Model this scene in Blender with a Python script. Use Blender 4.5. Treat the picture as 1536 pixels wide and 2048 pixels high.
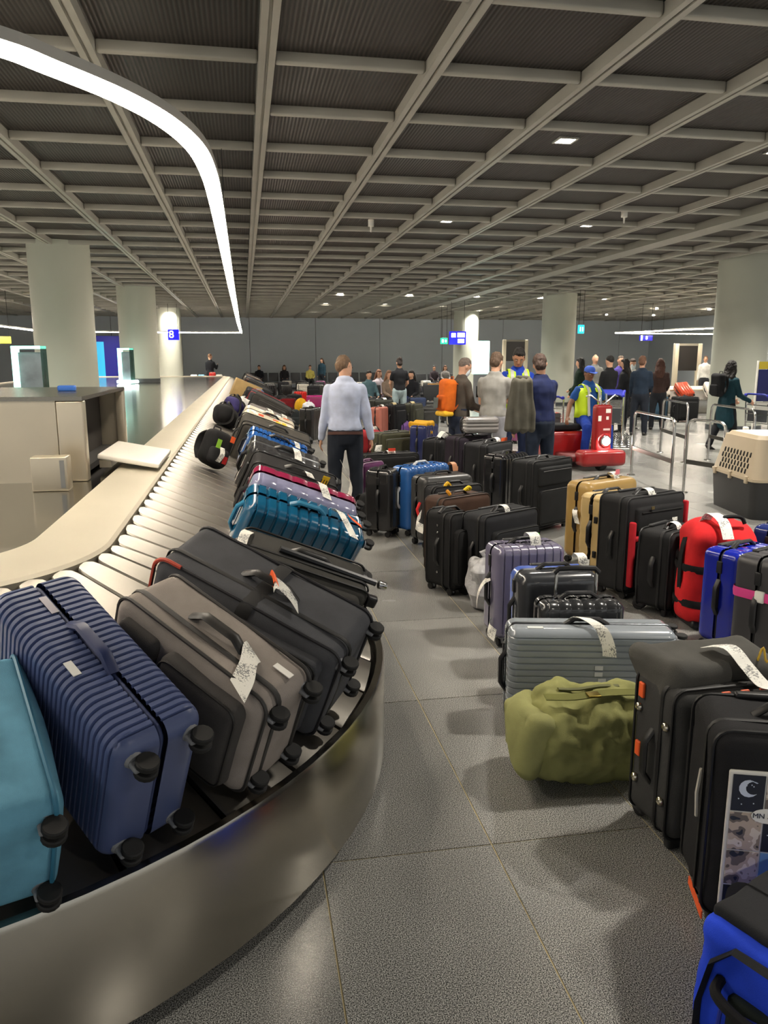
import bpy, bmesh, math, random
import numpy as np
from mathutils import Vector, Matrix, noise
for _o in list(bpy.data.objects): bpy.data.objects.remove(_o)
SC = bpy.context.scene
COL = SC.collection
random.seed(11)
# ------------------------------------------------------------------ camera
F_PX, VX, VY, CH = 1545.0, 487.0, 718.0, 1.65
PITCH = math.atan((1024 - VY) / F_PX)
YAW = math.atan((768 - VX) * math.cos(PITCH) / F_PX)
cd = bpy.data.cameras.new('camera'); cam = bpy.data.objects.new('camera', cd); COL.objects.link(cam)
cam.location = (0, 0, CH); cam.rotation_euler = (math.pi / 2 - PITCH, 0, -YAW)
cd.sensor_fit = 'VERTICAL'; cd.sensor_height = 36; cd.lens = F_PX / 2048 * 36; cd.clip_end = 200; cd.clip_start = .02
SC.camera = cam
FW = np.array([math.sin(YAW) * math.cos(PITCH), math.cos(YAW) * math.cos(PITCH), -math.sin(PITCH)])
RT = np.array([math.cos(YAW), -math.sin(YAW), 0]); UP = np.cross(RT, FW); CP = np.array([0, 0, CH])
def ray(px, py): return FW * F_PX + RT * (px - 768) + UP * (1024 - py)
def atz(px, py, z): d = ray(px, py); return CP + d * ((z - CH) / d[2])
def aty(px, py, y): d = ray(px, py); return CP + d * (y / d[1])
# ------------------------------------------------------------------ world, exposure
SC.view_settings.view_transform = 'Standard'; SC.view_settings.look = 'None'
SC.view_settings.gamma = 1; SC.view_settings.use_curve_mapping = False
SC.view_settings.exposure = 1.0
wd = bpy.data.worlds.new('world'); SC.world = wd; wd.use_nodes = True
wd.node_tree.nodes['Background'].inputs[0].default_value = (.62, .63, .62, 1)
wd.node_tree.nodes['Background'].inputs[1].default_value = 0.5
LED_STRENGTH = 30.0
DOWNLIGHT_W = 52.0
# ------------------------------------------------------------------ materials
def lin(c):
    if isinstance(c, str):
        c = tuple(int(c[i:i + 2], 16) / 255 for i in (0, 2, 4))
    return tuple((x / 12.92 if x <= .04045 else ((x + .055) / 1.055) ** 2.4) for x in c)
_M = {}
def M(col, rough=.5, metal=0., var=0., vscale=6., bump=0., bscale=200., coat=0., emit=0., spec=.5, trans=0., sheen=0., key=None):
    k = (col, rough, metal, var, vscale, bump, bscale, coat, emit, spec, trans, sheen)
    if k in _M: return _M[k]
    m = bpy.data.materials.new('surface_' + (key or str(len(_M)))); m.use_nodes = True
    nt = m.node_tree; b = nt.nodes['Principled BSDF']; c = lin(col)
    b.inputs['Base Color'].default_value = (*c, 1); b.inputs['Roughness'].default_value = rough
    b.inputs['Metallic'].default_value = metal; b.inputs['Coat Weight'].default_value = coat
    b.inputs['Coat Roughness'].default_value = .08
    b.inputs['Specular IOR Level'].default_value = spec
    if trans: b.inputs['Transmission Weight'].default_value = trans
    if sheen: b.inputs['Sheen Weight'].default_value = sheen
    if emit:
        b.inputs['Emission Color'].default_value = (*c, 1); b.inputs['Emission Strength'].default_value = emit
    tc = nt.nodes.new('ShaderNodeTexCoord')
    if var:
        n = nt.nodes.new('ShaderNodeTexNoise'); n.inputs['Scale'].default_value = vscale; n.inputs['Detail'].default_value = 6
        nt.links.new(tc.outputs['Object'], n.inputs['Vector'])
        r = nt.nodes.new('ShaderNodeMapRange'); r.inputs['From Min'].default_value = .3; r.inputs['From Max'].default_value = .7
        r.inputs['To Min'].default_value = 1 - var; r.inputs['To Max'].default_value = 1 + var
        nt.links.new(n.outputs['Fac'], r.inputs['Value'])
        mx = nt.nodes.new('ShaderNodeMix'); mx.data_type = 'RGBA'; mx.blend_type = 'MULTIPLY'; mx.inputs[0].default_value = 1
        mx.inputs[6].default_value = (*c, 1); nt.links.new(r.outputs[0], mx.inputs[7]); nt.links.new(mx.outputs[2], b.inputs['Base Color'])
    if bump:
        n = nt.nodes.new('ShaderNodeTexNoise'); n.inputs['Scale'].default_value = bscale; n.inputs['Detail'].default_value = 3
        nt.links.new(tc.outputs['Object'], n.inputs['Vector'])
        bp = nt.nodes.new('ShaderNodeBump'); bp.inputs['Strength'].default_value = bump; bp.inputs['Distance'].default_value = .01
        nt.links.new(n.outputs['Fac'], bp.inputs['Height']); nt.links.new(bp.outputs[0], b.inputs['Normal'])
    _M[k] = m; return m
def fabric(c): return M(c, .85, var=.16, vscale=9, bump=.25, bscale=420, spec=.3)
def gloss(c): return M(c, .22, var=.06, vscale=4, coat=.5)
def satin(c): return M(c, .38, var=.08, vscale=5)
def plastic(c): return M(c, .45)
BLACKP = M('141416', .45); RUBBER = M('0d0d0d', .7); CHROME = M('c9c9c8', .18, 1.); STEEL = M('a9a7a2', .32, 1.); ZIP = M('1a1a1b', .6, bump=.3, bscale=600)
WHITEP = M('e8e6de', .6); GREYP = M('7c7d80', .45); LEATHER = M('4a2b22', .5)
# ------------------------------------------------------------------ mesh building
class MB:
    def __init__(s): s.v = []; s.f = []; s.m = []; s.n = 0
    def add(s, v, f, mi=0):
        v = np.asarray(v, float).reshape(-1, 3); s.v.append(v); o = s.n
        for q in f: s.f.append([i + o for i in q]); s.m.append(mi)
        s.n += len(v); return s
    def verts(s): return np.concatenate(s.v) if s.v else np.zeros((0, 3))
def link(o, parent=None):
    COL.objects.link(o)
    if parent is not None: o.parent = parent
    return o
def mesh(name, vf, mats, smooth=True, angle=40):
    if isinstance(vf, MB): v, f, mi = vf.verts(), vf.f, vf.m
    else: v, f = vf; mi = None
    me = bpy.data.meshes.new(name)
    me.from_pydata([tuple(p) for p in v], [], f)
    for m in (mats if isinstance(mats, (list, tuple)) else [mats]): me.materials.append(m)
    if mi is not None and len(set(mi)) > 1: me.polygons.foreach_set('material_index', mi)
    if smooth:
        me.polygons.foreach_set('use_smooth', [True] * len(me.polygons))
        if angle < 180: me.set_sharp_from_angle(angle=math.radians(angle))
    me.update(); return me
def part(name, vf, mats, parent=None, smooth=True, angle=40, label=None):
    me = vf if isinstance(vf, bpy.types.Mesh) else mesh(name, vf, mats, smooth, angle)
    o = link(bpy.data.objects.new(name, me), parent)
    if label: o['label'] = label
    return o
def tag(o, label, cat, group=None, kind=None):
    o['label'] = label; o['category'] = cat
    if group: o['group'] = group
    if kind: o['kind'] = kind
    return o
def empty(name, label=None, cat=None, group=None, loc=(0, 0, 0), rz=0.):
    o = bpy.data.objects.new(name, None); COL.objects.link(o); o.location = loc; o.rotation_euler = (0, 0, rz); o.empty_display_size = .1
    if label: tag(o, label, cat, group)
    return o
def structure(o): o['kind'] = 'structure'; return o
def box(x0, x1, y0, y1, z0, z1):
    v = [(x, y, z) for z in (z0, z1) for y in (y0, y1) for x in (x0, x1)]
    return np.array(v, float), [[0, 2, 3, 1], [4, 5, 7, 6], [0, 1, 5, 4], [2, 6, 7, 3], [0, 4, 6, 2], [1, 3, 7, 5]]
def coords(h, r, extra, seg):
    """samples of one axis from -h to h, dense in the rounded ends"""
    a = [h - r + r * math.tan(math.pi / 4 * i / seg) for i in range(seg + 1)]
    c = sorted(set([round(t, 5) for t in [-x for x in a] + list(extra) + a]))
    out = []
    for t in c:
        if not out or t - out[-1] > 1e-4: out.append(t)
    return out
def rbox(sx, sy, sz, r=.03, seg=3, ex=(), ey=(), ez=(), ycut=None, disp=None, z0=0.):
    """rounded box, base on z0; ycut=(ya,yb) keeps only that slice (open at the cut); disp(p,n)->offset"""
    hx, hy, hz = sx / 2, sy / 2, sz / 2
    rx, ry, rz_ = min(r, hx * .98), min(r, hy * .98), min(r, hz * .98)
    X, Y, Z = coords(hx, rx, ex, seg), coords(hy, ry, ey, seg), coords(hz, rz_, ez, seg)
    skipA = skipB = False
    if ycut:
        ya, yb = ycut
        Y = [y for y in Y if ya - 1e-6 <= y <= yb + 1e-6]
        if ya > -hy + 1e-4: Y = [ya] + [y for y in Y if y > ya + 1e-4]; skipA = True
        if yb < hy - 1e-4: Y = [y for y in Y if y < yb - 1e-4] + [yb]; skipB = True
    idx = {}; V = []; F = []
    def vid(i, j, k):
        q = (i, j, k)
        if q not in idx: idx[q] = len(V); V.append((X[i], Y[j], Z[k]))
        return idx[q]
    nx, ny, nz = len(X) - 1, len(Y) - 1, len(Z) - 1
    for i in range(nx):
        for j in range(ny):
            F.append([vid(i, j, 0), vid(i, j + 1, 0), vid(i + 1, j + 1, 0), vid(i + 1, j, 0)])
            F.append([vid(i, j, nz), vid(i + 1, j, nz), vid(i + 1, j + 1, nz), vid(i, j + 1, nz)])
    for i in range(nx):
        for k in range(nz):
            if not skipA: F.append([vid(i, 0, k), vid(i + 1, 0, k), vid(i + 1, 0, k + 1), vid(i, 0, k + 1)])
            if not skipB: F.append([vid(i, ny, k), vid(i, ny, k + 1), vid(i + 1, ny, k + 1), vid(i + 1, ny, k)])
    for j in range(ny):
        for k in range(nz):
            F.append([vid(0, j, k), vid(0, j, k + 1), vid(0, j + 1, k + 1), vid(0, j + 1, k)])
            F.append([vid(nx, j, k), vid(nx, j + 1, k), vid(nx, j + 1, k + 1), vid(nx, j, k + 1)])
    V = np.array(V, float); R = np.array([rx, ry, rz_]); hh = np.array([hx, hy, hz]); inner = hh - R
    C = np.clip(V, -inner, inner); D = (V - C) / R; L = np.linalg.norm(D, axis=1, keepdims=True); N = D / np.maximum(L, 1e-9)
    P = C + N * R
    if disp is not None: P = P + N * np.asarray(disp(P, N)).reshape(-1, 1)
    P[:, 2] += hz + z0
    return P, F
def frames(P):
    P = [np.asarray(p, float) for p in P]; T = []
    for i in range(len(P)):
        a = P[max(i - 1, 0)]; b = P[min(i + 1, len(P) - 1)]; t = b - a; T.append(t / max(np.linalg.norm(t), 1e-9))
    r = np.array([0, 0, 1.]) if abs(T[0][2]) < .9 else np.array([1., 0, 0]); out = []
    for t in T:
        r = r - t * (r @ t); r /= max(np.linalg.norm(r), 1e-9); out.append((t, r, np.cross(t, r)))
    return P, out
def tube(P, r, n=8, closed=False, ry=None):
    """round (or flat, with ry) bar along a path"""
    if closed: P = list(P)
    P, fr = frames(P); V = []; F = []
    if closed:
        m = len(P); T = []
        for i in range(m):
            t = P[(i + 1) % m] - P[i - 1]; T.append(t / np.linalg.norm(t))
        ref = np.array([0, 0, 1.]) if abs(T[0][2]) < .9 else np.array([1., 0, 0]); fr = []
        for t in T:
            ref = ref - t * (ref @ t); ref /= np.linalg.norm(ref); fr.append((t, ref, np.cross(t, ref)))
    rr = r if hasattr(r, '__len__') else [r] * len(P)
    for p, (t, a, b), q in zip(P, fr, rr):
        for k in range(n):
            an = 2 * math.pi * k / n; V.append(p + a * math.cos(an) * q + b * math.sin(an) * (ry if ry else q))
    m = len(P)
    for i in range(m if closed else m - 1):
        for k in range(n):
            i2 = (i + 1) % m
            F.append([i * n + k, i * n + (k + 1) % n, i2 * n + (k + 1) % n, i2 * n + k])
    if not closed: F.append(list(range(n))[::-1]); F.append([(m - 1) * n + k for k in range(n)])
    return np.array(V), F
def ribbon(P, side, w, th=.0012):
    """flat strap of width w along a path; side = across direction"""
    P = [np.asarray(p, float) for p in P]; s = np.asarray(side, float); s = s / np.linalg.norm(s); V = []; F = []
    for i, p in enumerate(P):
        t = P[min(i + 1, len(P) - 1)] - P[max(i - 1, 0)]; nn = np.cross(t, s); nn /= max(np.linalg.norm(nn), 1e-9)
        for a, b in ((-1, -1), (1, -1), (1, 1), (-1, 1)): V.append(p + s * a * w / 2 + nn * b * th / 2)
    m = len(P)
    for i in range(m - 1):
        for k in range(4): F.append([i * 4 + k, i * 4 + (k + 1) % 4, i * 4 + 4 + (k + 1) % 4, i * 4 + 4 + k])
    F.append([3, 2, 1, 0]); F.append([(m - 1) * 4 + k for k in range(4)])
    return np.array(V), F
def lathe(prof, n=20, axis='z', c=(0, 0, 0)):
    V = []; F = []
    for r, h in prof:
        for k in range(n):
            a = 2 * math.pi * k / n; V.append((r * math.cos(a), r * math.sin(a), h))
    m = len(prof)
    for i in range(m - 1):
        for k in range(n): F.append([i * n + k, i * n + (k + 1) % n, (i + 1) * n + (k + 1) % n, (i + 1) * n + k])
    F.append(list(range(n))[::-1]); F.append([(m - 1) * n + k for k in range(n)])
    V = np.array(V)
    if axis == 'x': V = V[:, [2, 0, 1]]
    if axis == 'y': V = V[:, [1, 2, 0]]
    return V + np.array(c), F
def extrude(poly, z0, z1, plane='xy'):
    n = len(poly); V = [(x, y, z0) for x, y in poly] + [(x, y, z1) for x, y in poly]
    F = [list(range(n))[::-1], [n + i for i in range(n)]] + [[i, (i + 1) % n, n + (i + 1) % n, n + i] for i in range(n)]
    V = np.array(V, float)
    if plane == 'xz': V = V[:, [0, 2, 1]]; F = [q[::-1] for q in F]
    if plane == 'yz': V = V[:, [2, 0, 1]]
    return V, F
def arc(cx, cy, r, a0, a1, n): return [(cx + r * math.cos(math.radians(a0 + (a1 - a0) * i / n)), cy + r * math.sin(math.radians(a0 + (a1 - a0) * i / n))) for i in range(n + 1)]
def xf(vf, m=None, loc=None):
    v, f = vf; v = np.asarray(v, float)
    if m is not None: v = v @ np.array(m.to_3x3()).T if isinstance(m, Matrix) else v @ np.asarray(m).T
    if loc is not None: v = v + np.asarray(loc)
    return v, f
def rotm(ax, deg): return Matrix.Rotation(math.radians(deg), 3, ax)
def copy_tree(o, parent=None):
    c = o.copy(); COL.objects.link(c)
    if parent is not None: c.parent = parent
    for ch in o.children:
        copy_tree(ch, c)
    return c
def text_part(name, body, size, mat, parent, m, ext=.001, align='CENTER'):
    cu = bpy.data.curves.new(name, 'FONT'); cu.body = body; cu.size = size; cu.extrude = ext; cu.align_x = align; cu.align_y = 'CENTER'
    t = bpy.data.objects.new(name, cu); COL.objects.link(t)
    bpy.context.view_layer.update()
    me = bpy.data.meshes.new_from_object(t.evaluated_get(bpy.context.evaluated_depsgraph_get()))
    bpy.data.objects.remove(t); me.materials.clear(); me.materials.append(mat)
    o = link(bpy.data.objects.new(name, me), parent); o.matrix_local = m; return o
# ================================================================== THE HALL
def floor_mat():
    m = bpy.data.materials.new('granite'); m.use_nodes = True; nt = m.node_tree; b = nt.nodes['Principled BSDF']; L = nt.links.new
    g = nt.nodes.new('ShaderNodeNewGeometry'); oi = nt.nodes.new('ShaderNodeObjectInfo')
    n1 = nt.nodes.new('ShaderNodeTexNoise'); n1.inputs['Scale'].default_value = 290; n1.inputs['Detail'].default_value = 1.5; n1.inputs['Roughness'].default_value = .8
    n2 = nt.nodes.new('ShaderNodeTexNoise'); n2.inputs['Scale'].default_value = 1.1; n2.inputs['Detail'].default_value = 4
    L(g.outputs['Position'], n1.inputs['Vector']); L(g.outputs['Position'], n2.inputs['Vector'])
    cr = nt.nodes.new('ShaderNodeValToRGB'); e = cr.color_ramp.elements
    e[0].position = .38; e[0].color = (*lin('262626'), 1); e[1].position = .64; e[1].color = (*lin('c6c5bf'), 1)
    k = cr.color_ramp.elements.new(.5); k.color = (*lin('7a7a77'), 1)
    L(n1.outputs['Fac'], cr.inputs['Fac'])
    r1 = nt.nodes.new('ShaderNodeMapRange'); r1.inputs['To Min'].default_value = .8; r1.inputs['To Max'].default_value = 1.12
    L(oi.outputs['Random'], r1.inputs['Value'])
    r2 = nt.nodes.new('ShaderNodeMapRange'); r2.inputs['From Min'].default_value = .3; r2.inputs['From Max'].default_value = .7; r2.inputs['To Min'].default_value = .88; r2.inputs['To Max'].default_value = 1.1
    L(n2.outputs['Fac'], r2.inputs['Value'])
    mu = nt.nodes.new('ShaderNodeMath'); mu.operation = 'MULTIPLY'; L(r1.outputs[0], mu.inputs[0]); L(r2.outputs[0], mu.inputs[1])
    mx = nt.nodes.new('ShaderNodeMix'); mx.data_type = 'RGBA'; mx.blend_type = 'MULTIPLY'; mx.inputs[0].default_value = 1
    L(cr.outputs[0], mx.inputs[6]); L(mu.outputs[0], mx.inputs[7]); L(mx.outputs[2], b.inputs['Base Color'])
    r3 = nt.nodes.new('ShaderNodeMapRange'); r3.inputs['To Min'].default_value = .22; r3.inputs['To Max'].default_value = .3
    L(n2.outputs['Fac'], r3.inputs['Value']); L(r3.outputs[0], b.inputs['Roughness'])
    b.inputs['Specular IOR Level'].default_value = .6
    return m
GRAN = floor_mat()
X0, X1, Y0, Y1 = -13., 24., -6., 44.
CEIL = 3.85
fl = part('floor', box(X0, X1, Y0, Y1, -.05, -.003), M('b5a67f', .6), smooth=False); structure(fl)
TX, TY = .59, 1.17
cells = []
for i in range(int((X0 - .2) / TX), int((X1 - .2) / TX)):
    for j in range(int((Y0 - 1.13) / TY), int((Y1 - 1.13) / TY) + 1):
        cells.append((.2 + i * TX, 1.13 + j * TY))
def tvis(c):
    p = np.array([c[0] + TX / 2, c[1] + TY / 2, 0]) - CP; z = p @ FW
    if z < .5: return 1e9
    u = 768 + F_PX * (p @ RT) / z; v = 1024 - F_PX * (p @ UP) / z
    return z if (-150 < u < 1700 and v < 2400 and not (c[0] < .0 and c[1] > 3.)) else 1e8 + z
cells.sort(key=tvis)
gap = .0028
tile_me = mesh('floor_tile', box(gap, TX - gap, gap, TY - gap, -.02, 0), GRAN, smooth=False)
for c in cells[:290]:
    o = part('floor_tile', tile_me, None, fl); o.location = (c[0], c[1], 0)
mb = MB()
for c in cells[290:]:
    v, f = box(c[0] + gap, c[0] + TX - gap, c[1] + gap, c[1] + TY - gap, -.02, 0); mb.add(v, [f[1]])
o = part('far_floor_tiles', mb, GRAN, fl, smooth=False); o['kind'] = 'stuff'
# ---------------------------------------------------------------- ceiling grid
GX, GY, PX0, PY0 = 1.305, 1.287, .25, 5.23
def mesh_panel_mat():
    m = bpy.data.materials.new('ribbed_ceiling_metal'); m.use_nodes = True; nt = m.node_tree; b = nt.nodes['Principled BSDF']
    g = nt.nodes.new('ShaderNodeNewGeometry'); w = nt.nodes.new('ShaderNodeTexWave'); w.wave_type = 'BANDS'; w.bands_direction = 'X'
    w.inputs['Scale'].default_value = 9.; w.inputs['Distortion'].default_value = .15
    nt.links.new(g.outputs['Position'], w.inputs['Vector'])
    cr = nt.nodes.new('ShaderNodeValToRGB'); cr.color_ramp.elements[0].color = (*lin('171310'), 1); cr.color_ramp.elements[1].color = (*lin('342c27'), 1)
    nt.links.new(w.outputs['Fac'], cr.inputs['Fac']); nt.links.new(cr.outputs[0], b.inputs['Base Color'])
    bp = nt.nodes.new('ShaderNodeBump'); bp.inputs['Strength'].default_value = .6; bp.inputs['Distance'].default_value = .01
    nt.links.new(w.outputs['Fac'], bp.inputs['Height']); nt.links.new(bp.outputs[0], b.inputs['Normal'])
    b.inputs['Roughness'].default_value = .5; b.inputs['Metallic'].default_value = .3
    return m
PANEL = mesh_panel_mat(); BEAM = M('a09e95', .5, .2, var=.08, vscale=2)
ce = part('ceiling', box(X0, X1, Y0, Y1, CEIL + .16, CEIL + .2), M('1c1a18', .9), smooth=False); structure(ce)
xs = [PX0 + i * GX for i in range(-10, 19)]; ys = [PY0 + j * GY for j in range(-8, 31)]
xs = [x for x in xs if X0 < x < X1]; ys = [y for y in ys if Y0 < y < Y1]
mb = MB()
for a, b_ in ((-.062, -.012), (.012, .062)): mb.add(*box(a, b_, Y0, Y1, CEIL, CEIL + .13))
mb.add(*box(-.012, .012, Y0, Y1, CEIL + .03, CEIL + .13))
lb = mesh('main_beam', mb, BEAM, smooth=False)
for x in xs:
    o = part('main_beam', lb, None, ce); o.location = (x, 0, 0)
mb = MB(); mb.add(*rbox(GX - .126, .062, .1, .022, 2, z0=CEIL + .015))
cb = mesh('cross_beam', mb, BEAM)
cand = [(x + GX / 2, y) for x in xs[:-1] for y in ys]
def cvis(c):
    p = np.array([c[0], c[1], CEIL]) - CP; z = p @ FW
    if z < .5: return 1e9
    u = 768 + F_PX * (p @ RT) / z; v = 1024 - F_PX * (p @ UP) / z
    return z if (-150 < u < 1700 and v > -150) else 1e8 + z
cand.sort(key=cvis)
for c in cand[:290]:
    o = part('cross_beam', cb, None, ce); o.location = (c[0], c[1], 0)
mb = MB()
for c in cand[290:]:
    v, f = box(c[0] - GX / 2 + .063, c[0] + GX / 2 - .063, c[1] - .031, c[1] + .031, CEIL + .015, CEIL + .115); mb.add(v, f)
o = part('far_cross_beams', mb, BEAM, ce, smooth=False); o['kind'] = 'stuff'
pm = mesh('ceiling_panel', box(-GX / 2 + .03, GX / 2 - .03, .02, GY - .02, CEIL + .1, CEIL + .115), PANEL, smooth=False)
for c in cand[:290]:
    o = part('ceiling_panel', pm, None, ce); o.location = (c[0], c[1], 0)
mb = MB()
for c in cand[290:]:
    v, f = box(c[0] - GX / 2 + .03, c[0] + GX / 2 - .03, c[1] + .02, c[1] + GY - .02, CEIL + .1, CEIL + .115); mb.add(v, [f[0]])
o = part('far_ceiling_panels', mb, PANEL, ce, smooth=False); o['kind'] = 'stuff'
o = part('trim_1', box(7.78, 8.2, 8, 44, CEIL - .03, CEIL + .1), M('8a8980', .5, .2), smooth=False); structure(o)
# downlights: a square recessed lamp in every fourth bay
DLM = M('fff4e2', .5, emit=22.); DLF = M('b9b8b2', .4, .3)
fr = MB()
for q in (box(-.11, .11, -.11, -.085, CEIL + .085, CEIL + .1), box(-.11, .11, .085, .11, CEIL + .085, CEIL + .1), box(-.11, -.085, -.085, .085, CEIL + .085, CEIL + .1), box(.085, .11, -.085, .085, CEIL + .085, CEIL + .1)): fr.add(*q)
dfm = mesh('lamp_frame', fr, DLF, smooth=False); dlm = mesh('lamp_glass', box(-.085, .085, -.085, .085, CEIL + .09, CEIL + .099), DLM, smooth=False)
ld = bpy.data.lights.new('downlight_lamp', 'AREA'); ld.shape = 'SQUARE'; ld.size = .2; ld.energy = DOWNLIGHT_W; ld.color = (1, .93, .82); ld.spread = math.radians(125)
k = 0
for x in (-9., -6.5, -4., -1.55, 1., 3.47, 6., 8.5, 11., 13.5, 16., 18.5, 21.):
    for y in (-1.6, 3.4, 8.4, 13.4, 18.35, 23.35, 28.3, 33.3, 38.3):
        if x in (-1.55, 1.) : continue
        e = empty('downlight', loc=(x, y, 0))
        tag(e, 'small square recessed ceiling downlight glowing warm white', 'downlight', 'square downlights in the grid ceiling')
        part('lamp_frame', dfm, None, e); part('lamp_glass', dlm, None, e)
        l = bpy.data.objects.new('downlight_lamp', ld); l.location = (0, 0, CEIL + .08); link(l, e); k += 1
for x, y, lab in ((-3.05, 36.2, 'downlight washing the distant column behind the blue number sign'), (10.95, 35.9, 'downlight washing the distant column beside the direction sign')):
    e = empty('downlight', loc=(x, y, 0)); tag(e, lab, 'downlight', 'square downlights in the grid ceiling')
    part('lamp_frame', dfm, None, e); part('lamp_glass', dlm, None, e); l2 = ld.copy(); l2.energy = 90
    l = bpy.data.objects.new('downlight_lamp', l2); l.location = (0, 0, CEIL + .08); link(l, e)
# ---------------------------------------------------------------- walls
WALLC = M('c2cad0', .42, var=.05, vscale=.4)
wb = part('wall_back', box(X0, X1, Y1, Y1 + .1, 0, CEIL + .2), M('2a2d30', .8), smooth=False); structure(wb)
pmw = mesh('wall_panel', box(.012, 3.62 - .012, -.03, 0, .1, CEIL + .12), WALLC, smooth=False)
bx0 = aty(500, 700, Y1)[0]
i = -4
for i in range(-4, 7):
    x = bx0 + i * 3.62
    if x > X1 - 1 or x < X0 - 2: continue
    o = part('wall_panel', pmw, None, wb); o.location = (x, Y1, 0)
bb = part('baseboard_back', box(X0, X1, Y1 - .05, Y1 - .03, 0, .1), M('44484a', .5), smooth=False); structure(bb)
wr = part('wall_right', box(X1, X1 + .1, 20, Y1, 0, CEIL + .2), WALLC, smooth=False); structure(wr)
wl = part('wall_left', box(X0 - .1, X0, 14, Y1, 0, CEIL + .2), M('23263a', .5), smooth=False); structure(wl)
# ---------------------------------------------------------------- columns
COLM = M('b2b5a8', .5, var=.03, vscale=1)
def column(x, y, lab, z0=0.):
    e = empty('column', lab, 'column', 'round columns of the hall', (x, y, 0))
    part('shaft', lathe([(.6, z0 + .12), (.6, CEIL + .1)], 48), COLM, e)
    part('base_ring', lathe([(.615, z0), (.615, z0 + .12), (.6, z0 + .125)], 48), M('55585a', .4, .5), e)
    return e
column(-3.62, 17.3, 'thick pale grey-green round column behind the nearest lit poster stand', .905)
column(-3.33, 26.7, 'slimmer-looking pale round column behind the farther lit poster stand', .905)
column(-3.35, 37.2, 'distant pale round column behind the blue number sign on the left')
column(11.45, 16.75, 'broad grey round column at the right edge behind the woman in teal')
column(11.2, 27.0, 'grey round column behind the man in the blue cap')
column(10.6, 36.9, 'distant dark round column beside the blue direction sign')
# ================================================================== BAGGAGE CAROUSEL
CX0, CX1, CY0, CY1, CR = -8.8, .56, 1.4, 36., 1.9
SS = M('b5b1a7', .3, 1., var=.05, vscale=3); SSB = M('b0aba0', .2, 1., var=.06, vscale=2, bump=.015, bscale=40)
def loop(off, n=14, x0=CX0, x1=CX1, y0=CY0, y1=CY1, R=CR):
    """rounded rectangle, off = distance inwards; starts at right side, near corner end, runs counter-clockwise"""
    r = R - off; out = []
    for cx, cy, a in ((x1 - R, y1 - R, 0), (x0 + R, y1 - R, 90), (x0 + R, y0 + R, 180), (x1 - R, y0 + R, 270)):
        out += arc(cx, cy, r, a, a + 90, n)
    return out
def loft_loop(prof, closed_prof=False, n=14):
    rings = [[(x, y, z) for x, y in loop(o, n)] for o, z in prof]; V = [p for r in rings for p in r]; m = len(rings[0]); F = []
    for i in range(len(rings) - (0 if closed_prof else 1)):
        i2 = (i + 1) % len(rings)
        for k in range(m): F.append([i * m + k, i * m + (k + 1) % m, i2 * m + (k + 1) % m, i2 * m + k])
    return np.array(V), F
car = empty('baggage_carousel', 'long stainless steel baggage carousel with sloping overlapping plates', 'carousel')
SL0, SL1, SZ0, SZ1 = .055, 1.11, .405, .875       # pallet: offsets from the rim and heights
part('outer_skirt', loft_loop([(.03, .05), (0, .06), (0, .435), (.006, .45), (.03, .45), (.034, .44), (.034, .3)], n=24), SSB, car, angle=30)
part('plinth', loft_loop([(.09, 0), (.09, .07)], n=20), M('0c0c0c', .8), car)
part('drive_bed', loft_loop([(.034, .36), (SL1 + .02, .80)], n=20), M('111111', .8), car)
part('inner_strip', loft_loop([(SL1 + .015, .84), (SL1 + .015, .893), (SL1 + .03, .905), (1.40, .935), (1.42, .93), (1.42, .88)], n=20), M('cdc6b4', .42, .35, var=.04, vscale=2), car, angle=30)
dk = loop(1.425, 14); mb = MB(); mb.add([(x, y, .9) for x, y in dk] + [(x, y, .86) for x, y in dk], [list(range(len(dk))), list(range(len(dk), 2 * len(dk)))[::-1]])
part('island_deck', mb, M('8e8c86', .14, 1., var=.05, vscale=.8), car, smooth=False)
# joints in the inner strip
for y in (2.95, 5.6, 8.2, 10.8, 13.4):
    pass
# plates
def plate(q0, q1):
    """one sloping plate between two stations of the rim path; rounded at the inner end, rear edge lifted"""
    V = []; F = []; n = 7
    prof = [(SL0, 0.), (SL0 + .02, 0.)] + [(SL0 + (SL1 - SL0) * t, 0) for t in (.33, .66)] + [(SL1 - .05 + .05 * math.sin(a), .5 * (1 - math.cos(a))) for a in (0, .5, 1.0, 1.3, 1.5)]
    return prof
def belt(q, off):
    """q = distance along the rim from the near corner's end of the right side (negative: round the near corner)"""
    if q >= 0: return np.array([CX1 - off, CY0 + CR + q]), np.array([0., 1.])
    L = CR * math.pi / 2 * .72
    cx, cy = CX1 - CR, CY0 + CR; th = -q / (CR * .71)
    if th <= math.pi / 2: return np.array([cx + (CR - off) * math.cos(th), cy - (CR - off) * math.sin(th)]), np.array([math.sin(th), math.cos(th)])
    d = (th - math.pi / 2) * CR * .71
    return np.array([cx - d, CY0 + off]), np.array([1., 0.])
PLT = M('8f8b84', .42, 1., var=.07, vscale=5, bump=.04, bscale=90)
PITCHL = .222
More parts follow.
